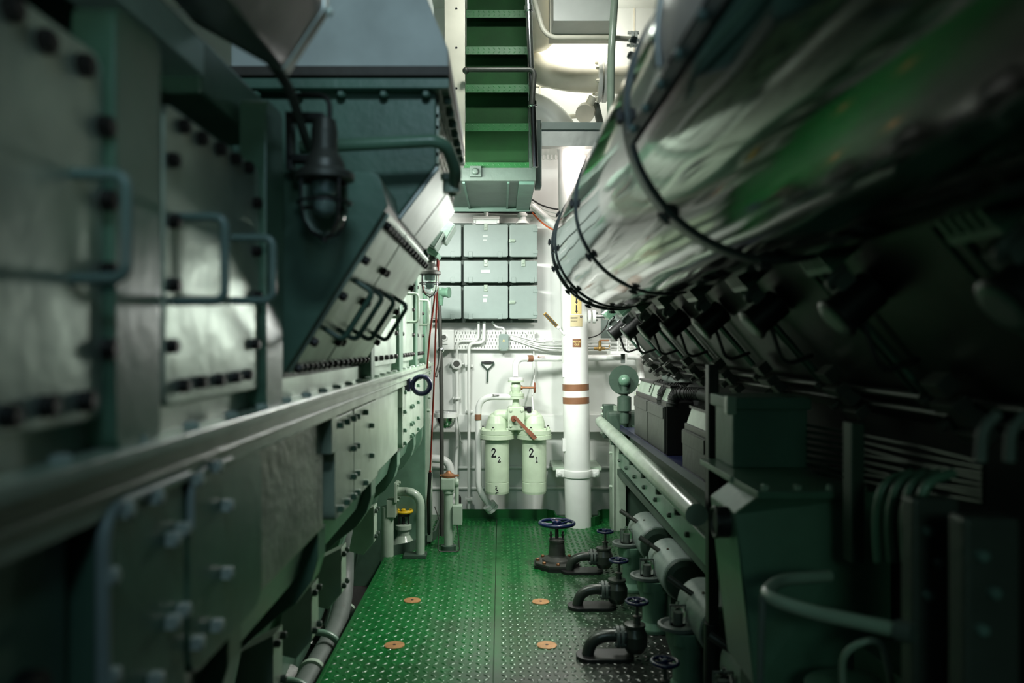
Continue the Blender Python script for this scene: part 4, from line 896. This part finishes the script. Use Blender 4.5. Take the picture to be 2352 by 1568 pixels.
for py in (20, 238):
    c = P(1213 + py * .043, py, 5.15); b = MB(); b.cyl(c - V((0, 0, .016)), c + V((0, 0, .016)), .027); b.torus(c - V((0, 0, .016)), (0, 0, 1), .025, .006, 20, 8); part('collar', b, 'chrome', t)
b = MB(); b.tube(fillet([P(1070, 160, 5.12), P(1228, 160, 5.12), P(1222, 240, 5.12)], .04, 8), .016, 12); b.ball(P(1070, 162, 5.12), .022); part('gate_bar', b, 'dark_iron', t)
# landing beam right of the stairs
t = thing('landing_beam', 'teal and grey deck beam crossing behind the polished drum', 'beam', P(1310, 333, 6.2))
q0, q1 = P(1232, 300, 6.2), P(1500, 283, 6.2); b = MB(); b.box((q0.x, 6.17, q0.z), (q1.x, 6.24, q1.z)); b.box((q0.x, 6.17, P(0, 430, 6.2).z), (q0.x + .04, 6.24, q1.z)); part('kerb', b, 'cabinet_green', t, bevel=.003)
b = MB(); b.box((q0.x + .02, 6.19, P(0, 333, 6.2).z), (q1.x, 6.23, q0.z)); b.box((q0.x + .02, 6.19, P(0, 333, 6.2).z - .012), (q1.x, 6.28, P(0, 333, 6.2).z)); part('web', b, 'sheet_metal', t)
b = MB(); b.box((q0.x + .03, 6.60, P(0, 350, 6.8).z), (q1.x, 6.90, P(0, 343, 6.8).z)); 
for k in range(30): b.box((q0.x + .05 + k * .035, 6.885, P(0, 352, 6.87).z - .05), (q0.x + .065 + k * .035, 6.9, P(0, 352, 6.87).z))
part('perforated_edge', b, 'white_paint', t)
# cables beside platform
for k, (mat, l_) in enumerate((('rubber', 'black'), ('white_paint', 'upper white'), ('white_paint', 'middle white'), ('white_paint', 'lower white'), ('orange_cable', 'orange'))):
    dy = k * 9 + (14 if k == 4 else 0)
    conduit([P(1222, 458 + dy * .6, 6.8), P(1240, 470 + dy * .75, 6.8), P(1270, 480 + dy, 6.8), P(1330, 484 + dy, 6.8)], .007, l_ + ' cable sweeping past behind the thick pipe under the platform', 'cables under the platform', .2, mat, 'cable', 'loose_cable')
conduit([P(1222, 472, 6.72), P(1290, 532, 6.72), P(1340, 578, 6.72)], .030, 'white slanted pipe beside the top right cabinet', None, .02, 'white_paint', 'pipe', 'slanted_pipe')
# white pipework above
t = thing('flanged_pipe', 'cream water pipe with big bolted flange under the ceiling', 'pipe', P(1380, 190, 6.4))
b = MB(); b.tube(fillet([P(1150, 80, 6.6), P(1232, 162, 6.55), P(1300, 178, 6.45), P(1385, 181, 6.4), P(1560, 190, 6.4)], .3, 10), .112, 32); part('pipe_run', b, 'cream_paint', t)
for x in (1371, 1384):
    c = P(x, 186, 6.4); b = MB(); b.cyl(c, c + V((.032, 0, 0)), .168, n=40); fl = part('flange', b, 'white_paint', t, bevel=.003)
    for k in range(8):
        a = 2 * PI * k / 8 + .3; bolt(fl, c + V((.032 if x > 1380 else 0, .14 * math.cos(a), .14 * math.sin(a))), (1 if x > 1380 else -1, 0, 0), .015, .022, 'cream_paint')
t = thing('drain_branch', 'short cream drain branch with round flange below the flanged pipe', 'pipe', P(1345, 258, 6.5))
b = MB(); b.cyl(P(1362, 222, 6.35), P(1345, 258, 6.4), .033); b.cyl(P(1346, 256, 6.42), P(1343, 262, 6.36), .075, n=24); b.cyl(P(1306, 268, 6.7), P(1342, 264, 6.5), .02, n=10); part('branch', b, 'cream_paint', t)
b = MB(); b.tube([P(1368, 240, 6.5), P(1380, 290, 6.4)], .03, 10); part('strut', b, 'pipe_grey', t)
t = thing('ventilation_duct', 'grey rectangular air duct at the top above the white pipes', 'duct', P(1345, 48, 5.6))
q0, q1 = P(1271, 48, 5.6), P(1415, -160, 5.6); b = MB(); b.box((q0.x, 5.6, q0.z), (q1.x, 5.86, q1.z)); part('duct_body', b, 'white_paint', t, bevel=.006)
b = MB(); b.box((q0.x - .01, 5.84, q0.z - .012), (q1.x + .01, 6.0, q1.z)); part('duct_flange', b, 'cream_paint', t, bevel=.004)
b = MB(); c = P(1225, 40, 6.3); b.lathe([(.0, -.26), (.12, -.235), (.20, -.16), (.235, -.05), (.24, .1), (.24, .5)], c, sharp=False, n=36); solo('vent_cowl', b, 'cream_paint', 'rounded cream ventilation trunk beside the stair handrail at the top', 'vent', c)
conduit([P(1222, -20, 5.55), P(1247, 70, 5.55), P(1268, 87, 5.55), P(1402, 87, 5.55), P(1452, 90, 5.7)], .018, 'cream pipe bending under the grey ventilation duct', None, .06, 'cream_paint', 'pipe', 'small_pipe')
c = P(1447, 90, 5.7); b = MB(); b.cyl(c, c + V((.02, 0, 0)), .056); b.cyl(c + V((.026, 0, 0)), c + V((.046, 0, 0)), .056)
for k in range(4): a = k * PI / 2 + .5; b.hexa(c + V((-.02, .042 * math.cos(a), .042 * math.sin(a))), (1, 0, 0), .011, .08)
solo('pipe_flange', b, 'white_paint', 'small bolted flange on the cream pipe beside the polished drum', 'flange', c)
conduit([P(1413, -20, 5.5), P(1404, 120, 5.5), P(1402, 330, 5.6)], .026, 'upright pale conduit between the duct and the landing beam', None, .05, 'pale_green', 'conduit', 'upright_conduit')

# ================================================================ polished drum at the right
DX, DZ, DR, DE = .599, 2.007, .328, 4.2
dr = thing('exhaust_drum', 'huge polished steel-clad exhaust drum with bolted straps at the upper right', 'drum', (DX, 1.8, DZ))
def shell(y0, y1, a0, a1, rad, ny, na, amp):
    b = MB(); vs, fs = [], []
    for j in range(ny + 1):
        y = y0 + (y1 - y0) * j / ny
        for i in range(na + 1):
            a = math.radians(a0 + (a1 - a0) * i / na)
            q = V((math.cos(a) * 2.2, y * 2.0, math.sin(a) * 2.2)); r = rad + amp * noise.noise(q) + amp * .45 * noise.noise(V((q.x * 2.6, q.y * 2.2, q.z * 2.6)) + V((5, 5, 5)))
            vs.append((DX + r * math.cos(a), y, DZ + r * math.sin(a)))
    for j in range(ny):
        for i in range(na): k = j * (na + 1) + i; fs.append((k, k + 1, k + na + 2, k + na + 1))
    return b.add(vs, fs, True)
b = shell(-.8, DE, 0, 360, DR, 150, 160, .0015); b.cyl((DX, DE - .01, DZ), (DX, DE, DZ), DR - .002, n=80); part('cladding', b, 'drum_steel', dr)
def strap(y, w, rad, lugs, lr=.012):
    b = MB(); prof = [(DR - .006, 0), (rad, 0), (rad, w), (DR - .006, w)]
    b.lathe(prof, (DX, y, DZ), (0, 1, 0), 120); s_ = part('strap', b, 'band_steel', dr)
    for a in lugs:
        a = math.radians(a); n_ = V((math.cos(a), 0, math.sin(a))); c = V((DX, y + w / 2, DZ)) + n_ * (rad + .008); tt = V((-math.sin(a), 0, math.cos(a)))
        b = MB(); b.obox(c, (n_, V((0, 1, 0)), tt), (.007, .010, .011)); b.cyl(c - tt * .018, c + tt * .018, .0045, n=8); part('strap_lug', b, 'black_metal', s_, bevel=.002)
strap(4.168, .032, DR + .008, (150, 176, 200, 224, 246, 268)); strap(3.955, .014, DR + .006, (186, 228, 262)); strap(2.885, .020, DR + .006, (180, 215, 250)); strap(1.70, .045, DR + .007, (183, 224, 265))
b = shell(-.8, 1.70, 190, 195, DR + .007, 40, 4, .002)
s_ = part('seam_strip', b, 'band_steel', dr)
for k in range(13):
    a = math.radians(192.3); n_ = V((math.cos(a), 0, math.sin(a))); bolt(s_, V((DX, 1.62 - .14 * k, DZ)) + n_ * (DR + .007), n_, .009, .010, 'handle_grey')
b = shell(-.8, 1.33, 95, 190, DR + .010, 40, 50, .002); part('upper_sheet', b, 'brown_metal', dr)
b = MB(); b.tube([(DX + (DR + .010) * math.cos(math.radians(a)), 1.33, DZ + (DR + .010) * math.sin(math.radians(a))) for a in range(95, 191, 3)], .006, 8); part('sheet_edge', b, 'sheet_metal', dr)
for z_, py in ((0, 95), (1, 130)):
    c = P(1462 + z_ * -6, py, 3.6); bolt(dr, c, (-1, 0, .3), .018, .03, 'band_steel')

# ================================================================ right engine with raked injector bank
e2 = thing('diesel_engine', 'dark right-hand ship engine with a raked row of injectors under the drum', 'engine', (1.5, 3.0, 0))
b = MB(); b.prism([(x, .2, z) for x, z in ((.78, 1.78), (1.09, 1.33), (1.09, .45), (2.6, .45), (2.6, 2.6), (1.2, 2.6), (.95, 1.9))], (0, 4.75, 0)); part('engine_block', b, 'matt_black', e2)
vv = V((.653, 0, -.758)); n3 = V((-.758, 0, -.653)); B0 = V((.70, 0, 1.70))
def bank(s, y, o=0): return B0 + vv * s + n3 * o + V((0, y, 0))
b = MB(); b.prism([bank(-.04, .3, -.03), bank(.56, .3, -.03), bank(.56, .3, -.10), bank(-.04, .3, -.10)], (0, 5.0, 0)); part('bank_plate', b, 'black_metal', e2)
for s in (.44, .49):
    b = MB(); b.cyl(bank(s, .3, -.01), bank(s, 5.25, -.01), .010, n=12); part('fuel_rail', b, 'black_metal', e2)
for k in range(9):
    y = 5.14 - .575 * k
    b = MB()
    for j in range(5): b.obox(bank(.005, y + .008 + j * .026, -.005), (vv, V((0, 1, 0)), n3), (.022, .005, .035))
    b.obox(bank(.03, y + .06, -.005), (vv, V((0, 1, 0)), n3), (.008, .065, .035)); inj = part('injector', b, 'engine_green', e2)
    b = MB(); b.tube(fillet([bank(.045, y, 0), bank(.048, y, .045), bank(.07, y + .02, .045), bank(.07, y + .05, .0)], .02), .009, 8); b.obox(bank(.072, y + .03, .02), (vv, V((0, 1, 0)), n3), (.016, .03, .02)); part('clamp', b, 'pipe_grey', inj)
    b = MB(); b.cyl(bank(.125, y + .02, -.02), bank(.125, y + .02, .075), .044, n=28); b.lathe([(.050, .075), (.050, .083), (.043, .088)], bank(.125, y + .02, 0), n3); part('cap', b, 'black_metal', inj)
    b = MB(); b.lathe([(.043, .088), (.030, .091)], bank(.125, y + .02, 0), n3); part('cap_rim', b, 'handle_green', inj)
    b = MB(); b.tube(fillet([bank(.165, y, .05), bank(.25, y, .085), bank(.275, y, .075), bank(.30, y, .01)], .02), .0065, 8); part('pull_handle', b, 'black_metal', inj)
    b = MB()
    for (s, w, h, o_) in ((.37, .02, .035, .012), (.415, .014, .05, .022), (.455, .02, .03, .010), (.50, .015, .045, .02)):
        b.obox(bank(s, y, o_), (vv, V((0, 1, 0)), n3), (w, h, .02))
    b.hexa(bank(.40, y + .07, 0), n3, .014, .045); b.hexa(bank(.47, y + .07, 0), n3, .012, .05); part('pump_block', b, 'dark_iron', inj, bevel=.003)
    b = MB(); b.cyl(bank(.02, y + .16, -.01), bank(.54, y + .16, -.01), .008, n=8); b.cyl(bank(.02, y + .22, -.015), bank(.54, y + .22, -.015), .006, n=8); part('fuel_line', b, 'teal_paint', inj)

# lever valve at the far end and pipes over the battery boxes
t = thing('lever_valve', 'dark valve with flat lever hanging under the far end of the injectors', 'valve', P(1530, 840, 5.0))
b = MB(); c = P(1532, 842, 5.0); b.box(c + V((-.045, -.03, -.03)), c + V((.06, .03, .03))); b.hexa(c + V((-.02, 0, -.05)), (0, 0, 1), .03, .04); b.hexa(c + V((.03, 0, .02)), (0, 0, 1), .025, .03); part('valve_body', b, 'dark_iron', t, bevel=.004)
b = MB(); q0, q1 = P(1508, 852, 4.9), P(1530, 838, 4.9); dv = (q1 - q0).normalized(); b.obox((q0 + q1) / 2, (dv, V((0, 1, 0)), dv.cross(V((0, 1, 0)))), (.045, .006, .010)); part('lever', b, 'black_metal', t)
b = MB(); b.tube(fillet([P(1528, 850, 5.0), P(1528, 868, 5.0), P(1545, 874, 4.9), P(1590, 882, 4.6)], .05, 6), .024, 12); part('outlet', b, 'pipe_grey', t)
for k, (x0_, y0_, d_, lab) in enumerate(((1482, 905, 5.4, 'grey-green hose arching highest over the battery boxes'), (1500, 900, 5.1, 'black ribbed hose lying over the farther battery box'), (1520, 905, 4.7, 'black ribbed hose lying over the nearer battery box'), (1545, 912, 4.4, 'black hose drooping toward the dark upright post'))):
    b = MB(); pts = fillet([P(x0_, y0_ + 22, d_), P(x0_ + 4, y0_ - 20 + k * 4, d_), P(x0_ + 55, y0_ - 24 + k * 5, d_ - .1), P(x0_ + 130, y0_ - 10 + k * 6, d_ - .5)], .09, 8)
    b.tube(pts, .016 if k == 0 else .032, 14)
    if k:
        for j in range(0, len(pts) - 1):
            b.torus((pts[j] + pts[j + 1]) / 2, pts[j + 1] - pts[j], .033, .004, 16, 6)
    solo('flexible_hose', b, 'pipe_grey' if k == 0 else 'rubber', lab, 'hose', pts[0], 'hoses over the battery boxes')

# ================================================================ right support frame
fr = thing('support_frame', 'green steel frame with round top rail along the right of the passage', 'frame', (.95, 5.0, 0))
r0, r1 = P(1379, 968, 6.4), P(1600, 1182, 2.95)
b = MB(); b.tube([r0, r0.lerp(r1, .33), r0.lerp(r1, .66), r1], .042, 24); rail = part('top_rail', b, 'pale_green', fr)
for k in range(7):
    q = r0.lerp(r1, .12 + k * .13); b = MB(); b.cyl(q + V((0, 0, -.035)), q + V((0, 0, -.075)), .016, n=12); part('rail_stud', b, 'dark_green', rail)
b = MB(); q = P(1400, 965, 6.45); b.box((q.x - .055, 6.40, q.z - .14), (q.x + .05, 6.50, q.z + .13)); blk = part('end_block', b, 'dark_green', fr, bevel=.008)
for dz in (-.10, -.03, .05, .10): bolt(blk, (q.x - .055, 6.45, q.z + dz), (-1, 0, 0), .013, .018, 'pale_green')
b = MB(); q = P(1440, 965, 6.3); b.box((q.x - .16, 6.25, q.z - .12), (q.x + .12, 6.50, q.z + .07)); part('bearing_block', b, 'dark_green', fr, bevel=.03, seg=3)
l0, l1 = P(1418, 1050, 6.45), P(1650, 1300, 2.95)
b = MB(); hz = V((0, 0, .055)); b.prism([l0 - hz, l0 + hz, l1 + hz, l1 - hz], (.02, 0, 0)); lb = part('lower_beam', b, 'engine_green', fr, bevel=.003)
for k in range(8):
    q = l0.lerp(l1, .06 + k * .13); bolt(lb, q + V((0, -.002, .0)), (-1, 0, 0), .014, .02, 'dark_green')
b = MB(); b.box((.905, 6.36, 0), (1.0, 6.50, 1.0)); b.box((.89, 6.34, .0), (.905, 6.52, .95)); pst = part('front_post', b, 'pale_green', fr, bevel=.004)
for z in (.35, .62, .72, .80): bolt(pst, (.89, 6.40, z), (-1, 0, 0), .014, .02, 'pale_green')
b = MB(); b.box((1.0, 6.40, .02), (1.6, 6.46, .95)); part('end_panel', b, 'dark_green', fr)
b = MB(); b.box((.93, 2.6, .45), (1.2, 6.4, .50)); b.box((1.02, 2.6, .5), (1.06, 6.4, .86)); part('bed_beam', b, 'dark_green', fr)
b = MB(); b.box((.90, 2.95, .845), (1.5, 6.0, .865)); b.box((.90, 2.95, .865), (.912, 6.0, .885)); part('drip_tray', b, 'navy', fr, 'dark blue drip tray')
# disc on a ball joint
c = P(1433, 873, 6.2)
t = thing('round_deflector', 'round dark green disc with a ball joint on an upright above the rail end', 'disc', V((c.x, c.y, .98)))
b = MB(); b.lathe([(.116, .03), (.116, .016), (.112, .010), (.072, .006), (.070, .004), (.0, .004)], c + V((0, .03, 0)), (0, -1, 0), 48); part('disc', b, 'dark_green', t)
b = MB(); b.ball(c + V((0, -.03, 0)), .047, n=28); part('ball_joint', b, 'engine_green', t)
b = MB(); q = c + V((0, -.02, 0)); b.lathe([(.026, -.13), (.026, -.04), (.034, -.035)], q); b.lathe([(.05, -.24), (.055, -.235), (.055, -.13), (.034, -.12)], q, n=8); b.lathe([(.036, -.33), (.036, -.24)], q); b.lathe([(.03, -.105), (.045, -.10), (.045, -.085), (.03, -.08)], q); part('upright', b, 'dark_green', t)
# battery boxes
def batt(x0, x1, y0, y1, z0, z1, label, n):
    t = thing('battery_box', label, 'battery box', ((x0 + x1) / 2, (y0 + y1) / 2, z0), 'battery boxes')
    b = MB(); b.box((x0 + .012, y0, z0), (x1, y1, z1)); part('case', b, 'black_metal', t, bevel=.006)
    L = (y1 - y0) / n
    for k in range(n):
        b = MB(); b.box((x0, y0 + k * L + .012, z0 + .01), (x0 + .014, y0 + (k + 1) * L - .012, z1 - .03)); pn = part('side_panel', b, 'battery_grey', t, bevel=.003)
        b = MB(); b.box((x0 - .006, y0 + k * L + .02, z1 - .10), (x0, y0 + (k + 1) * L - .02, z1 - .035)); part('cover_strip', b, 'battery_grey', pn, bevel=.002)
        b = MB(); b.prism([(x0 + .02, y0 + k * L + .02, z1), (x0 + .045, y0 + k * L + .02, z1 + .075), (x0 + .06, y0 + k * L + .02, z1 + .075), (x0 + .06, y0 + k * L + .02, z1)], (0, L - .04, 0)); part('louvre', b, 'pale_green', t)
        b = MB(); b.box((x0 + .035, y0 + k * L + .008, z1 + .075), (x0 + .085, y0 + (k + 1) * L - .008, z1 + .088)); part('hood', b, 'black_metal', t)
    return t
batt(.925, 1.09, 4.50, 5.52, .866, 1.17, 'dark two-panel battery box standing on the tray beyond the upright post', 2)
batt(.915, 1.06, 3.55, 4.02, .866, 1.10, 'single-panel battery box standing on the tray nearer the upright post', 1)
# upright post and nearer machinery
b = MB(); b.box((.775, 2.97, .45), (.815, 3.02, 1.42)); b.cyl((.795, 2.995, .0), (.795, 2.995, .45), .03); solo('upright_post', b, 'black_metal', 'black upright post in front of the nearer battery box', 'post', (.795, 2.995, 0), None, .004)
t = thing('pump_cabinet', 'square teal metal box standing on the pale housing at the right', 'box', (.87, 2.8, 1.09))
b = MB(); b.box((.752, 2.58, 1.095), (.995, 2.79, 1.30)); part('case', b, 'teal_paint', t, bevel=.006)
b = MB(); b.box((.735, 2.56, 1.285), (1.0, 2.80, 1.325)); part('lid', b, 'teal_paint', t, bevel=.006)
b = MB(); b.box((.725, 2.55, 1.27), (.757, 2.59, 1.33)); part('hinge', b, 'pale_green', t, bevel=.006)
t = thing('gear_housing', 'heavy green gear housing with round boss beneath the teal box', 'housing', (.9, 2.5, 0))
b = MB(); b.prism([(.66, 2.25, 1.02), (.72, 2.2, 1.085), (1.08, 2.2, 1.085), (1.08, 2.2, .55), (.70, 2.2, .55), (.665, 2.2, .86)], (0, .26, 0)); part('housing_body', b, 'engine_green', t, bevel=.006)
b = MB(); b.cyl((.66, 2.32, .98), (.625, 2.32, .98), .045, n=28); b.torus((.625, 2.32, .98), (1, 0, 0), .042, .006, 28, 8); part('boss', b, 'black_metal', t)
b = MB(); b.box((.70, 2.17, 1.075), (1.09, 2.80, 1.095)); tp = part('top_flange', b, 'engine_green', t, bevel=.003)
for k in range(5): bolt(tp, (.73 + k * .09, 2.20, 1.095), (0, 0, 1), .012, .016, 'pale_green')
b = MB(); b.box((.74, 2.22, 0), (1.08, 2.46, .55)); part('pedestal', b, 'dark_green', t)
q = P(1700, 1108, 2.4); b = MB(); b.obox(q, (V((.8, -.5, -.3)), V((.5, .8, 0)), V((0, 0, 1))), (.032, .011, .009)); solo('grease_tool', b, 'pale_green', 'pale slanted lever lying on the gear housing top', 'lever', q, None, .006)
b = MB(); b.box((.872, 1.98, .95), (.905, 2.03, 1.30)); solo('green_post', b, 'dark_green', 'short green upright before the cable bundle at the right', 'post', (.89, 2.0, .95), None, .003)
t = thing('curved_handrail', 'thick pale green pipe bent in a hairpin at the lower right', 'pipe', P(1768, 1362, 1.75))
b = MB(); b.tube(fillet([P(1905, 1322, 1.95), P(1790, 1330, 1.9), P(1752, 1368, 1.75), P(1850, 1402, 1.65), P(2090, 1452, 1.5)], .06, 8), .0145, 16); part('bent_tube', b, 'pale_green', t)
b = MB(); b.cyl(P(2060, 1446, 1.515), P(2100, 1454, 1.49), .02, n=16); part('end_sleeve', b, 'pipe_grey', t)
b = MB(); b.tube([P(1752, 1368, 1.75), P(1745, 1568, 1.75), P(1745, 1900, 1.75)], .008, 8); part('support_stay', b, 'pipe_grey', t)
for k in range(8):
    b = MB(); b.tube([P(1850, 975 + 15 * k, 2.6), P(1960, 995 + 15 * k, 2.2), P(2110, 1025 + 14 * k + (k % 3) * 6, 1.85), P(2260, 1062 + 13 * k, 1.6)], .0055, 8)
    lab = ['topmost', 'second', 'third', 'fourth', 'fifth', 'sixth', 'seventh', 'lowest'][k] + ' of the thin steel tubes fanning out at the right'
    solo('steel_tube', b, 'tube_steel', lab, 'tube', P(1960, 995 + 15 * k, 2.2), 'thin steel tubes')
for k in range(4):
    b = MB(); x = 2020 + 32 * k; d_ = 1.75 - .07 * k
    b.tube(fillet([P(x + 75, 1085, d_), P(x + 10, 1105, d_), P(x - 10, 1190, d_), P(x - 2, 1290, d_)], .07, 8), .010, 12)
    solo('bent_hose', b, 'engine_green', ['leftmost', 'second from left', 'third from left', 'rightmost'][k] + ' of the four green bent hoses at the lower right', 'hose', P(x, 1105, d_), 'green bent hoses')
for k, (xa_, xb_, ya_, yb_, d_, lab) in enumerate(((2098, 2205, 1145, 1430, 1.5, 'narrow grey metal cabinet beside the green hoses at the lower right'), (2216, 2345, 1190, 1460, 1.3, 'grey metal cabinet with pale knobs at the lower right edge'))):
    q0, q1 = P(xa_, yb_, d_), P(xb_, ya_, d_)
    t = thing('machine_cabinet', lab, 'cabinet', (q0.x, d_, 0), 'grey machine cabinets')
    b = MB(); b.box((q0.x, d_, .0), (q1.x, d_ + .05, q1.z)); part('case', b, 'battery_grey', t, bevel=.008)
    for j in range(3):
        b = MB(); z = q1.z - .06 - .06 * j; xk = q0.x + .025 + .02 * (j % 2); b.lathe([(.010, 0), (.010, .012), (.006, .016)], (xk, d_, z), (0, -1, 0), 14); part('knob', b, 'handle_grey', t)
for k in range(2):
    b = MB(); x = 2262 + 66 * k; b.tube(fillet([P(x - 10, 1060, 1.25), P(x - 6, 985, 1.25), P(x + 30, 950, 1.25)], .05), .009, 10)
    solo('vent_pipe', b, 'pipe_grey', ('left' if k == 0 else 'right') + ' grey bent pipe above the grey cabinets at the right edge', 'pipe', P(x, 1060, 1.25), 'bent pipes above the cabinets')
t = thing('lube_pump', 'jumble of green pump castings on the floor at the bottom right', 'pump', (.80, 1.95, 0))
b = MB(); b.lathe([(.10, 0), (.10, .45), (.075, .50), (.075, .62), (.11, .63), (.11, .66), (.05, .68)], (.86, 1.95, 0)); b.box((.93, 1.8, .0), (1.2, 2.1, .72)); part('casing', b, 'engine_green', t, bevel=.004)
b = MB(); b.tube(fillet([(.74, 1.95, .45), (.66, 1.95, .45), (.64, 1.95, .3), (.64, 1.95, 0)], .08), .035, 16); b.cyl((.74, 1.95, .45), (.76, 1.95, .45), .06); part('suction_elbow', b, 'engine_green', t)
b = MB(); b.tube(fillet([(.80, 1.86, .68), (.78, 1.82, .80), (.86, 1.80, .84), (.90, 1.82, .68)], .05), .008, 10); part('lifting_loop', b, 'pale_green', t)

# ================================================================ floor valves and oilers
vc = V((.378, 5.36, 0))
t = thing('floor_valve', 'large iron floor valve with blue handwheel in the middle of the deck', 'valve', vc)
b = MB(); b.prism([vc + V((.165 * math.cos(a), .165 * math.sin(a), 0)) for a in [PI / 8 + k * PI / 4 for k in range(8)]], (0, 0, .022)); part('base_gasket', b, 'black_metal', t)
b = MB(); b.prism([vc + V((.158 * math.cos(a), .158 * math.sin(a), .022)) for a in [PI / 8 + k * PI / 4 for k in range(8)]], (0, 0, .018)); bs = part('base_flange', b, 'dark_iron', t, bevel=.004)
for k in range(8): a = k * PI / 4; bolt(bs, vc + V((.128 * math.cos(a), .128 * math.sin(a), .04)), (0, 0, 1), .013, .014, 'copper_brown')
b = MB(); b.lathe([(.10, .04), (.095, .052), (.06, .072), (.057, .08), (.050, .16), (.052, .165), (.052, .18), (.03, .185)], vc, n=36); part('bonnet', b, 'dark_iron', t)
b = MB(); b.cyl(vc + V((0, 0, .18)), vc + V((0, 0, .30)), .012, n=16); b.box(vc + V((-.05, -.016, .18)), vc + V((.05, .016, .192)))
for s_ in (-1, 1): b.cyl(vc + V((.04 * s_, 0, .17)), vc + V((.04 * s_, 0, .235)), .006, n=10); b.hexa(vc + V((.04 * s_, 0, .205)), (0, 0, 1), .011, .012)
part('gland', b, 'black_metal', t)
handwheel(t, vc + V((0, 0, .29)), (0, 0, 1), .114, .0125, 'blue_enamel', 5, .03)
b = MB(); b.lathe([(.016, .29), (.016, .305), (.010, .312)], vc, n=6); part('spindle_nut', b, 'rust_red', t)
# bent drain valves
v0 = V((.47, 5.22, 0))
t0 = thing('drain_valve', 'farthest bent floor valve, nearest the big blue-wheeled valve', 'valve', v0, 'bent floor valves')
b = MB(); b.prism([v0 + V((x, y, 0)) for x, y in rpoly(-.075, -.07, .20, .07, .06)], (0, 0, .018)); part('base_plate', b, 'black_metal', t0, bevel=.003)
b = MB(); pts = [v0 + V((-.02, 0, .015)), v0 + V((-.015, 0, .04))] + [v0 + V((-.012 + .10 * (1 - math.cos(PI / 2 * k / 8)), 0, .04 + .065 * math.sin(PI / 2 * k / 8))) for k in range(1, 9)] + [v0 + V((.125, 0, .106))]
b.tube(pts, .029, 18); part('elbow', b, 'oily_iron', t0)
b = MB()
for dx in (.115, .135): b.cyl(v0 + V((dx, 0, .10)), v0 + V((dx + .014, 0, .10)), .052, n=24)
for k in range(4): a = PI / 4 + k * PI / 2; b.hexa(v0 + V((.105, .04 * math.cos(a), .10 + .04 * math.sin(a))), (1, 0, 0), .009, .055)
part('flange', b, 'pipe_grey', t0)
b = MB(); b.lathe([(.04, .03), (.058, .06), (.06, .11), (.045, .145), (.05, .15), (.05, .162), (.02, .165)], v0 + V((.205, 0, 0))); b.cyl(v0 + V((.145, 0, .10)), v0 + V((.21, 0, .10)), .04); part('valve_body', b, 'oily_iron', t0)
b = MB(); b.lathe([(.018, .16), (.014, .19), (.020, .192), (.020, .20), (.008, .205), (.008, .275)], v0 + V((.215, 0, 0)), n=14); part('stem', b, 'dark_iron', t0)
handwheel(t0, v0 + V((.215, 0, .268)), (0, 0, 1), .050, .0075, 'blue_enamel', 5, .013)
dup(t0, V((.455, 4.52, 0)), 'middle bent floor valve in the row along the right of the deck')
dup(t0, V((.435, 3.80, 0)), 'nearest fully visible bent floor valve in the row')
dup(t0, V((.42, 3.08, 0)), 'bent floor valve at the bottom of the picture with only the wheel clear')
# oilers
o0 = V((.765, 4.85, 0))
ot = thing('oil_pump', 'farthest green oil pump with glass cup, beside the steel frame post', 'pump', o0, 'oil pumps along the right engine')
b = MB(); b.lathe([(.085, 0), (.085, .02), (.062, .05), (.062, .14), (.09, .225), (.092, .27)], o0 + V((.04, 0, 0)), n=32); b.prism([o0 + V((x, y, .215)) for x, y in rpoly(-.03, -.085, .20, .085, .03)], (0, 0, .055)); part('pump_body', b, 'engine_green', ot, bevel=.004)
b = MB(); b.lathe([(.072, .27), (.086, .275), (.086, .29), (.074, .293), (.06, .285)], o0); b.obox(o0 + V((.085, -.02, .29)), (V((1, 0, .4)), V((0, 1, 0)), V((-.4, 0, 1))), (.022, .012, .008)); part('dish_rim', b, 'pipe_grey', ot)
b = MB(); b.lathe([(.033, .285), (.033, .345), (.024, .365), (.012, .37), (.008, .385)], o0, n=24); part('oil_glass', b, 'glass', ot)
b = MB(); b.cyl(o0 + V((0, 0, .285)), o0 + V((0, 0, .34)), .018, n=14); b.box(o0 + V((-.036, -.004, .285)), o0 + V((-.031, .004, .37))); b.box(o0 + V((.031, -.004, .285)), o0 + V((.036, .004, .37))); b.box(o0 + V((-.036, -.004, .366)), o0 + V((.036, .004, .372))); part('cup_stirrup', b, 'pipe_grey', ot)
b = MB(); b.lathe([(.045, .27), (.040, .31), (.018, .35), (.016, .42), (.016, .43)], o0 + V((.115, -.02, 0)), n=18); part('neck_post', b, 'neck_brown', ot)
b = MB(); q = o0 + V((.150, -.22, .325)); b.lathe([(.098, 0), (.110, .012), (.112, .03), (.112, .40), (.100, .44), (.06, .455), (0, .458)], q, (0, 1, 0), 44); part('motor_drum', b, 'drum_dome', ot)
b = MB(); b.lathe([(.0, -.012), (.07, -.012), (.098, -.004), (.104, .004)], q, (0, 1, 0), 44); part('end_cover', b, 'dark_green', ot)
b = MB(); b.box(q + V((-.06, .05, -.325)), q + V((.08, .40, -.10))); part('motor_foot', b, 'dark_green', ot)
b = MB(); q0, q1 = o0 + V((-.02, .10, .46)), o0 + V((.11, .02, .38)); b.cyl(q0, q1, .012, n=12); b.cyl(q0, q0.lerp(q1, .35), .014, n=12); part('hand_lever', b, 'dark_iron', ot)
dup(ot, V((.765, 4.17, 0)), 'second green oil pump with glass cup along the row')
dup(ot, V((.765, 3.44, 0)), 'third green oil pump with glass cup, the nearest whole one')
dup(ot, V((.765, 2.74, 0)), 'green oil pump cut off by the bottom edge beside the bent pipe')
